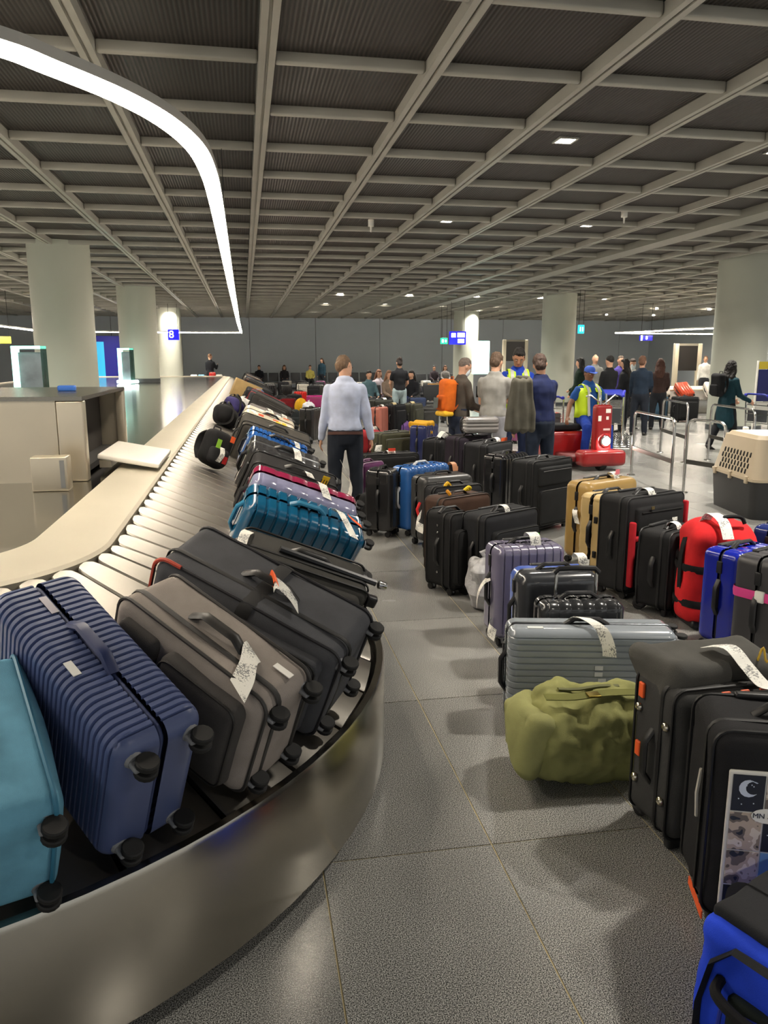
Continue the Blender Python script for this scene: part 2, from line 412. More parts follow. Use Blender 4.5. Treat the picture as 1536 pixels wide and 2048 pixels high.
def plate_mesh(q):
    V = []; F = []
    st = [SL0, .2, .45, .7, .95, 1.05, 1.085, 1.105, SL1 + .004]
    wfac = [1, 1, 1, 1, 1, .99, .93, .8, .5]
    rows = []
    for o, wf in zip(st, wfac):
        row = []
        for u, lift in ((.03, -.012), (.03, .006), (.07, .014), (.5, .02), (.93, .014), (.97, .006), (.97, -.012)):
            mid = .52; uu = mid + (u - mid) * wf
            p, t = belt(q + uu * PITCHL, o)
            z = SZ0 + (SZ1 - SZ0) * (o - SL0) / (SL1 - SL0) + lift
            row.append((p[0], p[1], z))
        rows.append(row)
    n = len(rows[0]); V = [p for r in rows for p in r]
    for i in range(len(rows) - 1):
        for k in range(n): F.append([i * n + k, (i + 1) * n + k, (i + 1) * n + (k + 1) % n, i * n + (k + 1) % n])
    F.append(list(range(n))); F.append([(len(rows) - 1) * n + k for k in range(n)][::-1])
    return np.array(V), F
v0, f0 = plate_mesh(0.); sp = mesh('belt_plate', (v0, f0), PLT, angle=35)
nst = int((CY1 - CR - CY0 - CR) / PITCHL)
for i in range(nst):
    o = part('belt_plate', sp, None, car); o.location = (0, i * PITCHL, 0)
for i in range(1, 26):
    part('belt_plate', plate_mesh(-i * PITCHL), PLT, car, angle=35)
# far end plates (mirrored corner)
for i in range(0, 12):
    v, f = plate_mesh(-(i + 1) * PITCHL); v = v.copy(); v[:, 1] = (CY0 + CY1) - v[:, 1]
    part('belt_plate', (v, [q[::-1] for q in f]), PLT, car, angle=35)
# feed housing on the island
BOXM = M('c4bba8', .3, .75, var=.05, vscale=2)
e = empty('feed_housing', 'low beige stainless feed housing with an open side on the carousel island', 'housing', loc=(0, 0, .9))
BX, BY0, BY1, BH = -.98, 5.02, 6.75, .50
mb = MB(); mb.add(*box(-6, BX - .16, BY0, BY0 + .03, 0, BH))
part('front_panel', mb, BOXM, e, smooth=False)
part('top_panel', box(-6, BX, BY0 - .01, BY1, BH, BH + .025), M('8a867c', .25, .9), e, smooth=False)
part('rear_panel', box(-6, BX, BY1 - .03, BY1, 0, BH), BOXM, e, smooth=False)
part('corner_post', rbox(.16, .1, BH, .012, 2), BOXM, e).location = (BX - .08, BY0 + .05, 0)
part('corner_post', rbox(.07, .08, BH, .012, 2), BOXM, e).location = (BX - .035, BY1 - .04, 0)
part('rubber_curtain', box(BX - .2, BX - .19, BY0 + .1, BY1 - .08, .05, BH), M('2b2622', .8), e, smooth=False)
part('feed_belt', box(-3, BX - .05, BY0 + .12, BY1 - .1, .02, .06), M('1b1b1b', .7), e, smooth=False)
e2 = empty('feed_chute', 'white sloping feed chute plate reaching from the housing to the belt', 'chute', loc=(0, 0, 0))
ch = rbox(.40, .85, .035, .012, 2)
o = part('chute_plate', ch, M('eeebe2', .3), e2); o.location = (-.78, 5.75, .965); o.rotation_euler = (0, math.radians(11), 0)
o = part('chute_support', box(-.975, -.90, 5.4, 6.1, .935, .985), BOXM, e2, smooth=False)
e = empty('control_box', 'small stainless control box standing on the carousel island beside the housing', 'box', loc=(-1.12, 4.72, .9))
part('casing', rbox(.2, .12, .2, .008, 2), BOXM, e); part('door_panel', box(.06, .085, -.064, -.06, .02, .18), STEEL, e, smooth=False)
tag(part('blue_sponge', rbox(.12, .07, .04, .012, 2), M('2c62b8', .7)), 'small blue and white pad lying on the feed housing', 'pad').location = (-1.25, 5.9, 1.425)
# ---------------------------------------------------------------- light loops
LEDM = M('fff1dc', .5, emit=LED_STRENGTH); LEDH = M('d8d6d0', .4, .4)
def catmull(P, n=8):
    P = [np.array(p, float) for p in P]; out = []
    for i in range(len(P) - 1):
        a, b, c, d = P[max(i - 1, 0)], P[i], P[i + 1], P[min(i + 2, len(P) - 1)]
        for k in range(n):
            t = k / n; out.append(.5 * ((2 * b) + (c - a) * t + (2 * a - 5 * b + 4 * c - d) * t * t + (3 * b - a - 3 * c + d) * t ** 3))
    return out + [P[-1]]
def bar(P, w, z0, z1):
    V = []; F = []
    for i, p in enumerate(P):
        a = np.array(P[max(i - 1, 0)][:2]); b = np.array(P[min(i + 1, len(P) - 1)][:2]); t = b - a; t /= np.linalg.norm(t); nn = np.array([-t[1], t[0]])
        for s, z in ((1, z0), (-1, z0), (-1, z1), (1, z1)):
            q = np.array(p[:2]) + nn * s * w / 2; V.append((q[0], q[1], z))
    m = len(P)
    for i in range(m - 1):
        for k in range(4): F.append([i * 4 + k, i * 4 + 4 + k, i * 4 + 4 + (k + 1) % 4, i * 4 + (k + 1) % 4])
    F.append([0, 1, 2, 3]); F.append([(m - 1) * 4 + k for k in (3, 2, 1, 0)])
    return np.array(V), F
def light_loop(path, z, lab, wires):
    e = empty('light_loop', lab, 'ceiling light')
    part('diffuser', bar(path, .09, z, z + .03), LEDM, e, smooth=False)
    part('housing', bar(path, .1, z + .03, z + .075), LEDH, e, smooth=False)
    for x, y in wires: part('hanging_wire', tube([(x, y, z + .07), (x, y, CEIL)], .004, 5), BLACKP, e)
near = catmull([(-4.2, 2.62, 0), (-2.6, 2.66, 0), (-1.7, 2.82, 0), (-1.15, 3.08, 0), (-.84, 3.3, 0), (-.71, 3.46, 0), (-.49, 3.77, 0), (-.33, 4.11, 0), (-.22, 4.55, 0), (-.175, 5.1, 0), (-.16, 5.9, 0), (-.155, 7.8, 0)], 5)
path = [tuple(p[:2]) for p in near] + [(-.15, 13.), (-.12, 25.), (-.06, 35.), (-4.2, 35.1), (-8.2, 35.1), (-8.25, 30.), (-8.2, 12), (-8.1, 3.4), (-7.4, 2.8), (-6.2, 2.62), (-4.2, 2.62)]
light_loop(path, 2.75, 'long curved glowing strip light hanging over the baggage carousel', [(-.155, 9.), (-.12, 20), (-.1, 31), (-8.2, 20)])
path = [(16.1, 32.4), (16.3, 31.5), (17.4, 25.6), (18.6, 19.)]
path = [(19.9, 18.), (16.2, 32.3), (24., 32.6)]
path = [(18.9, 19.), (17.4, 25.6), (16.1, 32.4), (16.3, 32.6), (19.5, 32.9), (23.5, 33.)]
light_loop(path, 2.75, 'bright bent strip light over the far carousel on the right', [(16.7, 29.5), (17.9, 22.8)])
# ================================================================== BAGGAGE KIT
def paper_mat(col='f1efe6', ink=True):
    m = bpy.data.materials.new('printed_paper'); m.use_nodes = True; nt = m.node_tree; b = nt.nodes['Principled BSDF']
    tc = nt.nodes.new('ShaderNodeTexCoord'); mp = nt.nodes.new('ShaderNodeMapping'); mp.inputs['Scale'].default_value = (60, 190, 120)
    n = nt.nodes.new('ShaderNodeTexNoise'); n.inputs['Scale'].default_value = 1.6; n.inputs['Detail'].default_value = 1
    nt.links.new(tc.outputs['Object'], mp.inputs[0]); nt.links.new(mp.outputs[0], n.inputs['Vector'])
    n2 = nt.nodes.new('ShaderNodeTexNoise'); n2.inputs['Scale'].default_value = 14; nt.links.new(tc.outputs['Object'], n2.inputs['Vector'])
    a = nt.nodes.new('ShaderNodeMath'); a.operation = 'MULTIPLY'; nt.links.new(n.outputs['Fac'], a.inputs[0]); nt.links.new(n2.outputs['Fac'], a.inputs[1])
    cr = nt.nodes.new('ShaderNodeValToRGB'); cr.color_ramp.elements[0].position = .29; cr.color_ramp.elements[1].position = .33
    cr.color_ramp.elements[0].color = (*lin(col), 1); cr.color_ramp.elements[1].color = (*lin('8f8f8c' if ink else col), 1)
    nt.links.new(a.outputs[0], cr.inputs[0]); nt.links.new(cr.outputs[0], b.inputs['Base Color']); b.inputs['Roughness'].default_value = .6
    return m
PAPER = paper_mat(); ORANGE = M('f0622a', .6); YELLOW = M('f0d020', .6); GREENST = M('58d02c', .6); PINKST = M('e27a86', .6); REDC = M('c02626', .7)
_C = {}
def cached(key, fn):
    if key not in _C: _C[key] = fn()
    return _C[key]
def lod_seg(l): return {0: 5, 1: 3, 2: 2}[l]
def wheel_mesh(k):
    def f():
        mb = MB()
        for s in (-1, 1): mb.add(*lathe([(.012, -.008), (.024, -.008), (.027, -.005), (.027, .005), (.024, .008), (.012, .008)], 14, 'x', (s * .014, .012, .027)))
        mb.add(*rbox(.014, .036, .035, .006, 2, z0=.024), 1); mb.add(*lathe([(.02, .052), (.024, .06)], 12), 1)
        return mesh('spinner_wheel', mb, [RUBBER, GREYP if k else BLACKP])
    return cached(('wheel', k), f)
def strap_path(L, rise, axis='x', n=8):
    P = []
    for i in range(n + 1):
        t = i / n; u = -L / 2 + L * t; z = rise * min(1, 4.5 * t * 1.0, 4.5 * (1 - t))
        P.append((u, 0, z) if axis == 'x' else (0, u, z))
    return P
def grip_mesh(L, rise, col, th=.011, w=.017):
    return cached(('grip', L, rise, col, th, w), lambda: mesh('carry_handle', tube(strap_path(L, rise, n=9), th, 8, ry=w), plastic(col)))
def tele_mesh(ext, span, col='c9c9c8'):
    def f():
        mb = MB()
        for s in (-1, 1): mb.add(*tube([(s * span / 2, 0, 0), (s * span / 2, 0, ext)], .0085, 8))
        mb.add(*tube([(-span / 2 - .012, 0, ext), (-span / 2 + .01, 0, ext + .022), (0, 0, ext + .026), (span / 2 - .01, 0, ext + .022), (span / 2 + .012, 0, ext)], .014, 8), 1)
        return mesh('telescopic_handle', mb, [M(col, .2, 1.), BLACKP])
    return cached(('tele', ext, span, col), f)
def paper_tag(root, pts, side, w=.052, mat=None, name='luggage_tag'):
    """paper strip through root-local points, smoothed"""
    P = catmull(pts, 5); c = np.mean(P, axis=0)
    o = part(name, ribbon([p - c for p in P], side, w), mat or PAPER, root, smooth=False); o.location = c; return o
def flat_patch(root, name, c, size, nrm, mat):
    """thin sticker: size (w,h) facing nrm ('-y','-x','z')"""
    w, h = size
    q = {'-y': box(-w / 2, w / 2, -.001, .0015, -h / 2, h / 2), '-x': box(-.001, .0015, -w / 2, w / 2, -h / 2, h / 2), 'z': box(-w / 2, w / 2, -h / 2, h / 2, -.0015, .001)}[nrm]
    o = part(name, q, mat, root, smooth=False); o.location = c; return o
def hard_case(name, w, d, h, col, ribs='x', n=8, dep=.006, lod=1, col2=None, finish='gloss', trim=None, tele=0., r=.05, frame=None, handles=('top', 'side'), hcol='17171a', wheels=True, duty=.6):
    """hard shell case standing on its wheels; front faces -y"""
    e = empty(name); fm = {'gloss': gloss, 'satin': satin}[finish]; zb = .055 if wheels else 0; H = h - zb; seg = lod_seg(lod)
    g = .011 if frame is None else .016
    ax = {'x': 0, 'z': 2}.get(ribs); half = {'x': w / 2, 'z': H / 2}.get(ribs, 0)
    ex = ez = ()
    if ribs in ('x', 'z'):
        span = half - r * .75; step = 2 * span / n; E = []
        for i in range(n):
            a = -span + step * i; q = step * (1 - duty) / 2
            E += [a + q * .35, a + q, a + step - q, a + step - q * .35] if lod < 2 else [a + q * .4, a + q, a + step - q, a + step - q * .4]
        if ribs == 'x': ex = E
        else: ez = E
        def disp(P, N):
            t = (P[:, ax] + span) / step; fr = t - np.floor(t); q = (1 - duty) / 2
            up = np.clip((np.minimum(fr, 1 - fr) - q * .45) / (q * .5), 0, 1); return np.where((t < 0) | (t > n), 0, -(1 - up) * dep)
    else: disp = None
    key = ('hard', round(w, 3), round(d, 3), round(h, 3), ribs, n, dep, lod, r, g, duty)
    def half_shell(s):
        ey = [s * y for y in (g, d * .25, d / 2 - r - .01)]
        return rbox(w, d, H, r, seg, ex=ex, ey=ey, ez=ez, ycut=(-d / 2, -g) if s < 0 else (g, d / 2), disp=disp, z0=zb)
    def shell(s, c): return cached(key + (s, c, finish), lambda: mesh('shell', half_shell(s), fm(c), angle=50))
    part('front_shell', shell(-1, col), None, e); part('back_shell', shell(1, col2 or col), None, e)
    zc = frame or trim or '1a1a1b'
    ins = .007 if frame is None else -.004
    part('frame' if frame else 'zipper_band', cached(key + ('zip', zc), lambda: mesh('zipper_band', rbox(w - 2 * ins, 2 * g + .006, H - 2 * ins, r * .92, seg, z0=zb + ins), M(zc, .3, 1.) if frame else M(zc, .6))), None, e)
    if wheels:
        for sx in (-1, 1):
            for sy in (-1, 1):
                o = part('wheel', wheel_mesh(0 if lod else 1), None, e); o.location = (sx * (w / 2 - .05), sy * (d / 2 - .045), 0)
    if 'top' in handles: part('top_handle', grip_mesh(.2, .03, hcol), None, e).location = (0, -g * 0, h - .006)
    if 'side' in handles:
        o = part('side_handle', grip_mesh(.2, .028, hcol), None, e); o.location = (-w / 2 + .006, 0, h * .55); o.rotation_euler = (0, math.radians(-90), 0)
    if 'side2' in handles:
        o = part('side_handle', grip_mesh(.2, .028, hcol), None, e); o.location = (w / 2 - .006, 0, h * .55); o.rotation_euler = (0, math.radians(90), 0)
    if tele: part('telescopic_handle', tele_mesh(tele, min(.2, w * .5)), None, e).location = (0, d / 2 - .04, h - .02)
    elif lod < 2: part('handle_grip', cached(('hg', w), lambda: mesh('handle_grip', rbox(min(.24, w * .5), .035, .018, .008, 2), BLACKP)), None, e).location = (0, d / 2 - .045, h - .01)
    if lod < 2:
        o = part('lock', cached('lock', lambda: mesh('lock', rbox(.016, .034, .07, .005, 2), BLACKP)), None, e); o.location = (-w / 2 - .0, 0, h * .78)
    return e
def rrect(w, h, r, y, n=4):
    P = []
    for cx, cz, a in ((w / 2 - r, h / 2 - r, 0), (-w / 2 + r, h / 2 - r, 90), (-w / 2 + r, -h / 2 + r, 180), (w / 2 - r, -h / 2 + r, 270)):
        P += [(x, y, z) for x, z in arc(cx, cz, r, a, a + 90, n)]
    return P
def lumpy(amp, sc=5., seed=0., bulge=0., hd=None):
    def f(P, N):
        out = [amp * noise.noise(Vector((p[0] * sc + seed, p[1] * sc, p[2] * sc))) for p in P]
        out = np.array(out)
        if bulge and hd is not None:
            k = np.clip(1 - (P[:, 0] / hd[0]) ** 2, 0, 1) * np.clip(1 - (P[:, 2] / hd[1]) ** 2, 0, 1); out = out + bulge * k * np.abs(N[:, 1])
        return out
    return f
def soft_case(name, w, d, h, col, lod=1, trim='151516', pip=None, pockets=2, pcol=None, tele=0., wheels=2, r=.045, bulge=.012, handles=('top', 'side'), band=None, seed=0., zipc='0e0e0f', feet=False):
    """fabric case standing upright, pockets on the -y front"""
    e = empty(name); zb = .045; H = h - zb; seg = lod_seg(lod) - (1 if lod < 2 else 0)
    key = ('soft', round(w, 3), round(d, 3), round(h, 3), lod, r, bulge, seed)
    g = lambda a, k: [(-1 + 2 * (i + .5) / k) * a * .8 for i in range(k)]
    part('body', cached(key + ('b', col), lambda: mesh('body', rbox(w, d, H, r, max(seg, 2), ex=g(w / 2, 5), ey=g(d / 2, 3), ez=g(H / 2, 6), disp=lumpy(.009, 5, seed, bulge, (w / 2, H / 2)), z0=zb), fabric(col), angle=60)), None, e)
    pc = pcol or col
    if pockets >= 1:
        ph = H * (.52 if pockets > 1 else .74)
        o = part('front_pocket', cached(key + ('p1', pc, pockets), lambda: mesh('front_pocket', rbox(w * .84, .07, ph, .03, 2, ex=g(w * .4, 3), ez=g(ph / 2, 4), disp=lumpy(.006, 6, seed + 3, .012, (w * .42, ph / 2))), fabric(pc), angle=60)), None, e); o.location = (0, -d / 2 - .008, zb + .04)
        part('pocket_zip', cached(key + ('z1', pockets, zipc), lambda: mesh('pocket_zip', tube(rrect(w * .82, ph * .97, .04, 0), .0035, 5, True), M(zipc, .5))), None, o).location = (0, -.03, ph / 2)
    if pockets >= 2:
        p2 = H * .27
        o = part('upper_pocket', cached(key + ('p2', pc), lambda: mesh('upper_pocket', rbox(w * .84, .055, p2, .024, 2, ex=g(w * .4, 3), disp=lumpy(.005, 6, seed + 5)), fabric(pc), angle=60)), None, e); o.location = (0, -d / 2 - .004, zb + H * .64)
        part('pocket_zip', cached(key + ('z2', zipc), lambda: mesh('pocket_zip', tube([(-w * .36, 0, 0), (w * .36, 0, 0)], .004, 5), M(zipc, .5))), None, o).location = (0, -.031, p2 * .8)
    pp = pip or trim
    for s in (-1, 1):
        part('piping', cached(key + ('pip', pp), lambda: mesh('piping', tube(rrect(w + .004, H + .004, r, 0), .0055, 6, True), M(pp, .5))), None, e).location = (0, s * (d / 2 - r * .55), zb + H / 2)
    part('main_zip', cached(key + ('mz', zipc), lambda: mesh('main_zip', tube(rrect(w + .008, H + .008, r, 0), .004, 5, True, ry=.009), M(zipc, .6))), None, e).location = (0, -d * .18, zb + H / 2)
    if 'top' in handles: part('top_handle', grip_mesh(.19, .032, trim, .009, .018), None, e).location = (0, 0, h - .004)
    if 'side' in handles:
        o = part('side_handle', grip_mesh(.2, .03, trim, .009, .018), None, e); o.location = (-w / 2 + .002, 0, h * .52); o.rotation_euler = (0, math.radians(-90), 0)
    if 'side2' in handles:
        o = part('side_handle', grip_mesh(.2, .03, trim, .009, .018), None, e); o.location = (w / 2 - .002, 0, h * .52); o.rotation_euler = (0, math.radians(90), 0)
    if wheels == 4:
        for sx in (-1, 1):
            for sy in (-1, 1): part('wheel', wheel_mesh(0 if lod else 1), None, e).location = (sx * (w / 2 - .05), sy * (d / 2 - .045), -.004)
    else:
        for sx in (-1, 1):
            wm = cached('skate', lambda: mesh('wheel', lathe([(.02, -.012), (.036, -.011), (.039, 0), (.036, .011), (.02, .012)], 16, 'x', (0, 0, .039)), RUBBER))
            o = part('wheel', wm, None, e); o.location = (sx * (w / 2 - .045), d / 2 - .02, 0)
            part('wheel_housing', cached('skateh', lambda: mesh('wheel_housing', rbox(.045, .085, .075, .018, 2, z0=.022), BLACKP)), None, o).location = (0, -.01, 0)
            part('foot', cached('sfoot', lambda: mesh('foot', rbox(.05, .035, .05, .01, 2), BLACKP)), None, e).location = (sx * (w / 2 - .05), -d / 2 + .05, 0)
    if tele: part('telescopic_handle', tele_mesh(tele, min(.2, w * .5)), None, e).location = (0, d / 2 - .035, h - .02)
    elif lod < 2: part('handle_grip', cached(('hg2', w), lambda: mesh('handle_grip', rbox(min(.24, w * .5), .03, .022, .009, 2), BLACKP)), None, e).location = (0, d / 2 - .03, h - .006)
    if band: part('luggage_strap', cached(key + ('band', band), lambda: mesh('luggage_strap', tube([(x, y, 0) for x, z, y in [(p[0], p[1], p[2]) for p in rrect(w + .012, d + .02, r, 0)]], .024, 4, True, ry=.003), M(band, .7))), None, e).location = (0, 0, zb + H * .5)
    if feet:
        for z in (.25, .75):
            for y in (-.3, .3):
                o = part('metal_foot', cached('stud', lambda: mesh('metal_foot', lathe([(.017, 0), (.016, .006), (.01, .012), (.002, .014)], 14), M('d8cfb8', .2, 1.))), None, e)
                o.location = (-w / 2 - .004, y * d, zb + H * z); o.rotation_euler = (0, math.radians(-90), 0)
    return e
def duffel(name, L, d, h, col, lod=1, trim='1b1b1c', end=None, seed=0., r=None, straps=True, panel=None, sagging=.02, zipc='111111'):
    """holdall lying along local x, base on z=0"""
    e = empty(name); r = r or min(d, h) * .42
    g = lambda a, k: [(-1 + 2 * (i + .5) / k) * a * .9 for i in range(k)]
    if lod == 0:
        l1, l2, l3 = lumpy(sagging, 7, seed), lumpy(sagging * .45, 17, seed + 9), lumpy(sagging * .25, 34, seed + 4)
        part('body', mesh('body', rbox(L, d, h, r, 8, ex=g(L / 2 - r, 26), ey=g(max(d / 2 - r, .01), 8), ez=g(max(h / 2 - r, .01), 8), disp=lambda P, N: l1(P, N) + l2(P, N) + l3(P, N)), fabric(col), angle=180), None, e)
    else: part('body', mesh('body', rbox(L, d, h, r, 3, ex=g(L / 2 - r, 5), ey=g(d / 2 - r, 2), ez=g(max(h / 2 - r, .01), 3), disp=lumpy(sagging, 7, seed)), fabric(col), angle=180), None, e)
    part('zipper', tube([(x, 0, h + .004 + sagging * .5 * noise.noise(Vector((x * 7 + seed, 0, h * 3)))) for x in np.linspace(-L / 2 + r, L / 2 - r, 7)], .006, 6, ry=.012), M(zipc, .6), e)
    if straps:
        for s in (-1, 1):
            x = s * L * .22; P = []
            for i in range(15):
                a = math.radians(-70 + 320 * i / 14); P.append((x, (d / 2 + .008) * math.sin(a) * -1, h / 2 + (h / 2 + .008) * -math.cos(a)))
            P = rrect(d + .012, h + .012, r, 0, 5); P = [(x, p[0], p[2] + h / 2) for p in P]
            part('webbing_strap', tube(P, .003, 4, True, ry=.019), M(trim, .8), e, angle=30)
        for s in (-1, 1):
            P = [(-L * .22, s * d * .3, h * .93), (-L * .16, s * d * .2, h + .05), (0, s * d * .1, h + .085), (L * .16, s * d * .2, h + .05), (L * .22, s * d * .3, h * .93)]
            part('carry_handle', ribbon(catmull(P, 4), (0, 1, 0), .03, .005), M(trim, .8), e)
    for s in (-1, 1):
        if end: 
            o = part('end_panel', rbox(.03, d * .72, h * .72, .014, 2), fabric(end), e); o.location = (s * (L / 2 - .006), 0, h * .14)
    return e
def backpack(name, w, d, h, col, trim='202022', pocket=None):
    e = empty(name)
    part('body', rbox(w, d, h, min(w, d) * .42, 4, ex=(-.06, 0, .06), ez=(-.15, -.05, .05, .15), disp=lumpy(.012, 7, 2)), fabric(col), e, angle=180)
    o = part('front_pocket', rbox(w * .78, d * .45, h * .45, .04, 3, disp=lumpy(.006, 8, 5)), fabric(pocket or col), e, angle=180); o.location = (0, -d * .42, h * .08)
    part('grab_loop', tube([(-.04, d * .3, h - .02), (-.03, d * .35, h + .03), (.03, d * .35, h + .03), (.04, d * .3, h - .02)], .007, 6), M(trim, .8), e)
    for s in (-1, 1):
        part('shoulder_strap', ribbon(catmull([(s * w * .25, d / 2 - .02, h * .9), (s * w * .3, d / 2 + .05, h * .75), (s * w * .32, d / 2 + .05, h * .4), (s * w * .3, d / 2 - .01, h * .12)], 4), (1, 0, 0), .055, .01), M(trim, .8), e)
    return e
def plastic_bag(name, w, d, h, col, seed=0., mat=None):
    e = empty(name)
    V, F = rbox(w, d, h, min(w, d, h) * .45, 4, ex=np.linspace(-w * .3, w * .3, 6), ez=np.linspace(-h * .3, h * .3, 6), ey=(0,), disp=lumpy(.045, 11, seed))
    V[:, 2] -= V[:, 2].min(); part('sack', (V, F), mat or M(col, .35, bump=.5, bscale=40), e, angle=25)
    part('knot', tube([(0, 0, h * .96), (.02, 0, h + .02), (.0, .01, h + .05), (.03, 0, h + .07)], [.02, .016, .02, .006], 7), mat or M(col, .35, bump=.5, bscale=40), e)
    return e
# ---- placing
def SP(x0, y0, x1, y1, h, d, w=None):
    x0 = VX + (x0 - VX) * (1 + d / atz(x0, y0, h)[1]); a, b = atz(x0, y0, h), atz(x1, y1, h); u = (b - a)[:2]; L = np.linalg.norm(u); u = u / L; W = w or L
    n = np.array([-u[1], u[0]]); c = a[:2] + u * W / 2 + n * d / 2
    return W, (c[0], c[1], 0), math.atan2(u[1], u[0])
def put(e, loc, rz, label, group=None, cat='suitcase', rx=0., ry=0.):
    e.location = loc; e.rotation_euler = (rx, ry, rz); tag(e, label, cat, group); return e
ALPHA = math.atan2(SZ1 - SZ0, SL1 - SL0)
def on_belt(e, q, up, w, lean, yaw, lift=0., flip=False, base=.008):
    p, t = belt(q, 0.); inn = np.array([-t[1], t[0]]); ca, sa = math.cos(ALPHA), math.sin(ALPHA)
    o = Vector((p[0], p[1], SZ0 + .022)); a = Vector((*(inn * ca), sa)); n = Vector((*(-inn * sa), ca)); tt = Vector((*t, 0))
    l = math.radians(lean); n2 = n * math.cos(l) + tt * math.sin(l); t2 = tt * math.cos(l) - n * math.sin(l)
    y = math.radians(yaw); a2 = a * math.cos(y) + t2 * math.sin(y); t3 = t2 * math.cos(y) - a * math.sin(y)
    c = o + a * (base + up) + n2 * (w / 2 + lift)
    m = Matrix(((n2[0], t3[0], a2[0], c[0]), (n2[1], t3[1], a2[1], c[1]), (n2[2], t3[2], a2[2], c[2]), (0, 0, 0, 1)))
    e.matrix_basis = m; return e
# ================================================================== BAGS ON THE CAROUSEL
GB = 'bags leaning on the carousel plates'
def belt_hard(lab, q, up, w, d, h, lean, yaw, lift=0., tags=(), cat='suitcase', **k):
    e = hard_case('suitcase', w, d, h, **k); on_belt(e, q, up, w, lean, yaw, lift); tag(e, lab, cat, GB); return e
def belt_soft(lab, q, up, w, d, h, lean, yaw, lift=0., cat='suitcase', **k):
    e = soft_case('suitcase', w, d, h, **k); on_belt(e, q, up, w, lean, yaw, lift); tag(e, lab, cat, GB); return e
# local axes of a bag on the belt: x = up from the plates, -y = towards the camera, z = from wheels (outer rim) to head (island)
e = belt_soft('light blue soft suitcase, nearest bag on the carousel', -1.555, .0, .33, .30, .53, 2, 0, lod=0, col='6aa4be', trim='141517', pip='2b6f8c', pockets=1, wheels=4, seed=2., handles=('top', 'side2'))
e = belt_hard('navy blue hard suitcase with fine ribs, beside the light blue bag', -1.285, .015, .40, .235, .68, -2, -4.5, .008, lod=0, col='4c5880', ribs='z', n=27, dep=.007, finish='satin', handles=('top', 'side2'), hcol='2b3660', r=.045, duty=.55, trim='333f68')
flat_patch(e, 'sticker', (.2005, -.075, .33), (.02, .05), '-x', M('d9d9d4', .6)).rotation_euler = (0, 0, math.pi)
o = flat_patch(e, 'maker_plate', (.2015, -.015, .56), (.02, .07), '-x', M('8f8d96', .3, 1.)); o.rotation_euler = (0, 0, math.pi)
e = belt_soft('medium grey soft suitcase with a white paper baggage label on top', -1.0, .02, .35, .235, .60, -6, -3, .02, lod=0, col='968d86', trim='2a2826', pip='3a3836', pockets=2, pcol='4a4745', wheels=4, seed=5., handles=('side2',), zipc='2f2d2b')
paper_tag(e, [(.183, .02, .20), (.196, -.01, .19), (.192, -.06, .155), (.176, -.12, .13)], (.02, .35, .9), .085)
o = flat_patch(e, 'sticker', (.181, .03, .10), (.02, .06), '-x', M('ece9e2', .6)); o.rotation_euler = (0, 0, math.pi)
e = belt_soft('big charcoal soft suitcase with black strap and red piping on the carousel', -.68, .05, .37, .30, .72, -13, -2, .0, lod=0, col='4a4b4f', trim='1b1b1c', pip='26262a', pockets=1, wheels=4, seed=8., handles=('side2',), band='161617', bulge=.02)
o = part('red_piping', tube([(-.1, -.126, .724), (.14, -.126, .724)] + [(x_, -.126, z_) for x_, z_ in arc(.14, .675, .049, 75, 0, 4)] + [(.189, -.126, .63)], .007, 6), M('c04a36', .6), e)
paper_tag(e, [(.20, -.01, .36), (.23, -.02, .35), (.225, -.03, .30), (.208, -.05, .25)], (0, .8, .5), .055)
o = part('orange_label', ribbon(catmull([(.2, .01, .38), (.235, 0, .375), (.238, -.02, .35)], 4), (0, .7, .6), .056), ORANGE, e, smooth=False)
e = belt_soft('black soft duffel case with chrome pull handle behind the charcoal suitcase', -.1, .13, .27, .26, .60, -14, -7, .0, lod=0, col='3a3936', trim='161616', pip='121212', pockets=1, wheels=2, seed=11., tele=.0, bulge=.03, handles=('side2',))
part('pull_handle_tube', tube([(.14, -.02, .02), (.15, -.02, .45)], .014, 8), M('2c2c2d', .4), e); part('handle_end', lathe([(.014, 0), (.018, .005), (.018, .035), (.01, .04)], 12, 'z', (.139, -.02, -.03)), CHROME, e)
paper_tag(e, [(.14, .06, .58), (.155, .0, .60), (.155, -.08, .61)], (.0, .1, 1), .04)
e = belt_hard('glossy teal hard suitcase with broad ribs on the carousel', 0.93, .0, .35, .26, .73, -24, -7, .0, lod=0, col='0d5478', ribs='z', n=10, dep=.012, handles=('top', 'side2'), r=.06, duty=.62, hcol='1d6d90', trim='123e58')
paper_tag(e, [(.195, .03, .25), (.225, .0, .24), (.215, -.07, .2), (.19, -.15, .15)], (0, .3, 1), .05)
part('orange_label', ribbon(catmull([(.192, .04, .17), (.2, .0, .15), (.195, -.03, .1)], 4), (0, 1, .3), .03), ORANGE, e, smooth=False)
e = belt_hard('two-tone lavender and burgundy hard suitcase on the carousel', 1.27, .03, .435, .20, .69, -26, -6, .0, lod=0, col='8585a3', col2='8e2247', ribs='z', n=6, dep=.004, handles=('top',), r=.05, trim='8585a3')
paper_tag(e, [(.228, .06, .30), (.25, .03, .3), (.24, -.02, .28), (.225, -.06, .26)], (0, .2, 1), .055)
e = belt_soft('black soft suitcase with yellow printed label behind the burgundy one', 1.95, .08, .43, .22, .63, -26, -8, .0, lod=1, col='2c2b2c', trim='171717', pockets=2, wheels=2, seed=14., handles=('side2',))
paper_tag(e, [(.42, -.06, .12), (.30, -.09, .0), (.16, -.1, -.03)], (0, 1, .3), .05, WHITEP, 'white_strip')
flat_patch(e, 'yellow_label', (.25, -.09, .17), (.1, .045), '-y', YELLOW)
paper_tag(e, [(.22, 0, .28), (.25, -.03, .28), (.25, -.08, .26)], (0, .1, 1), .05)
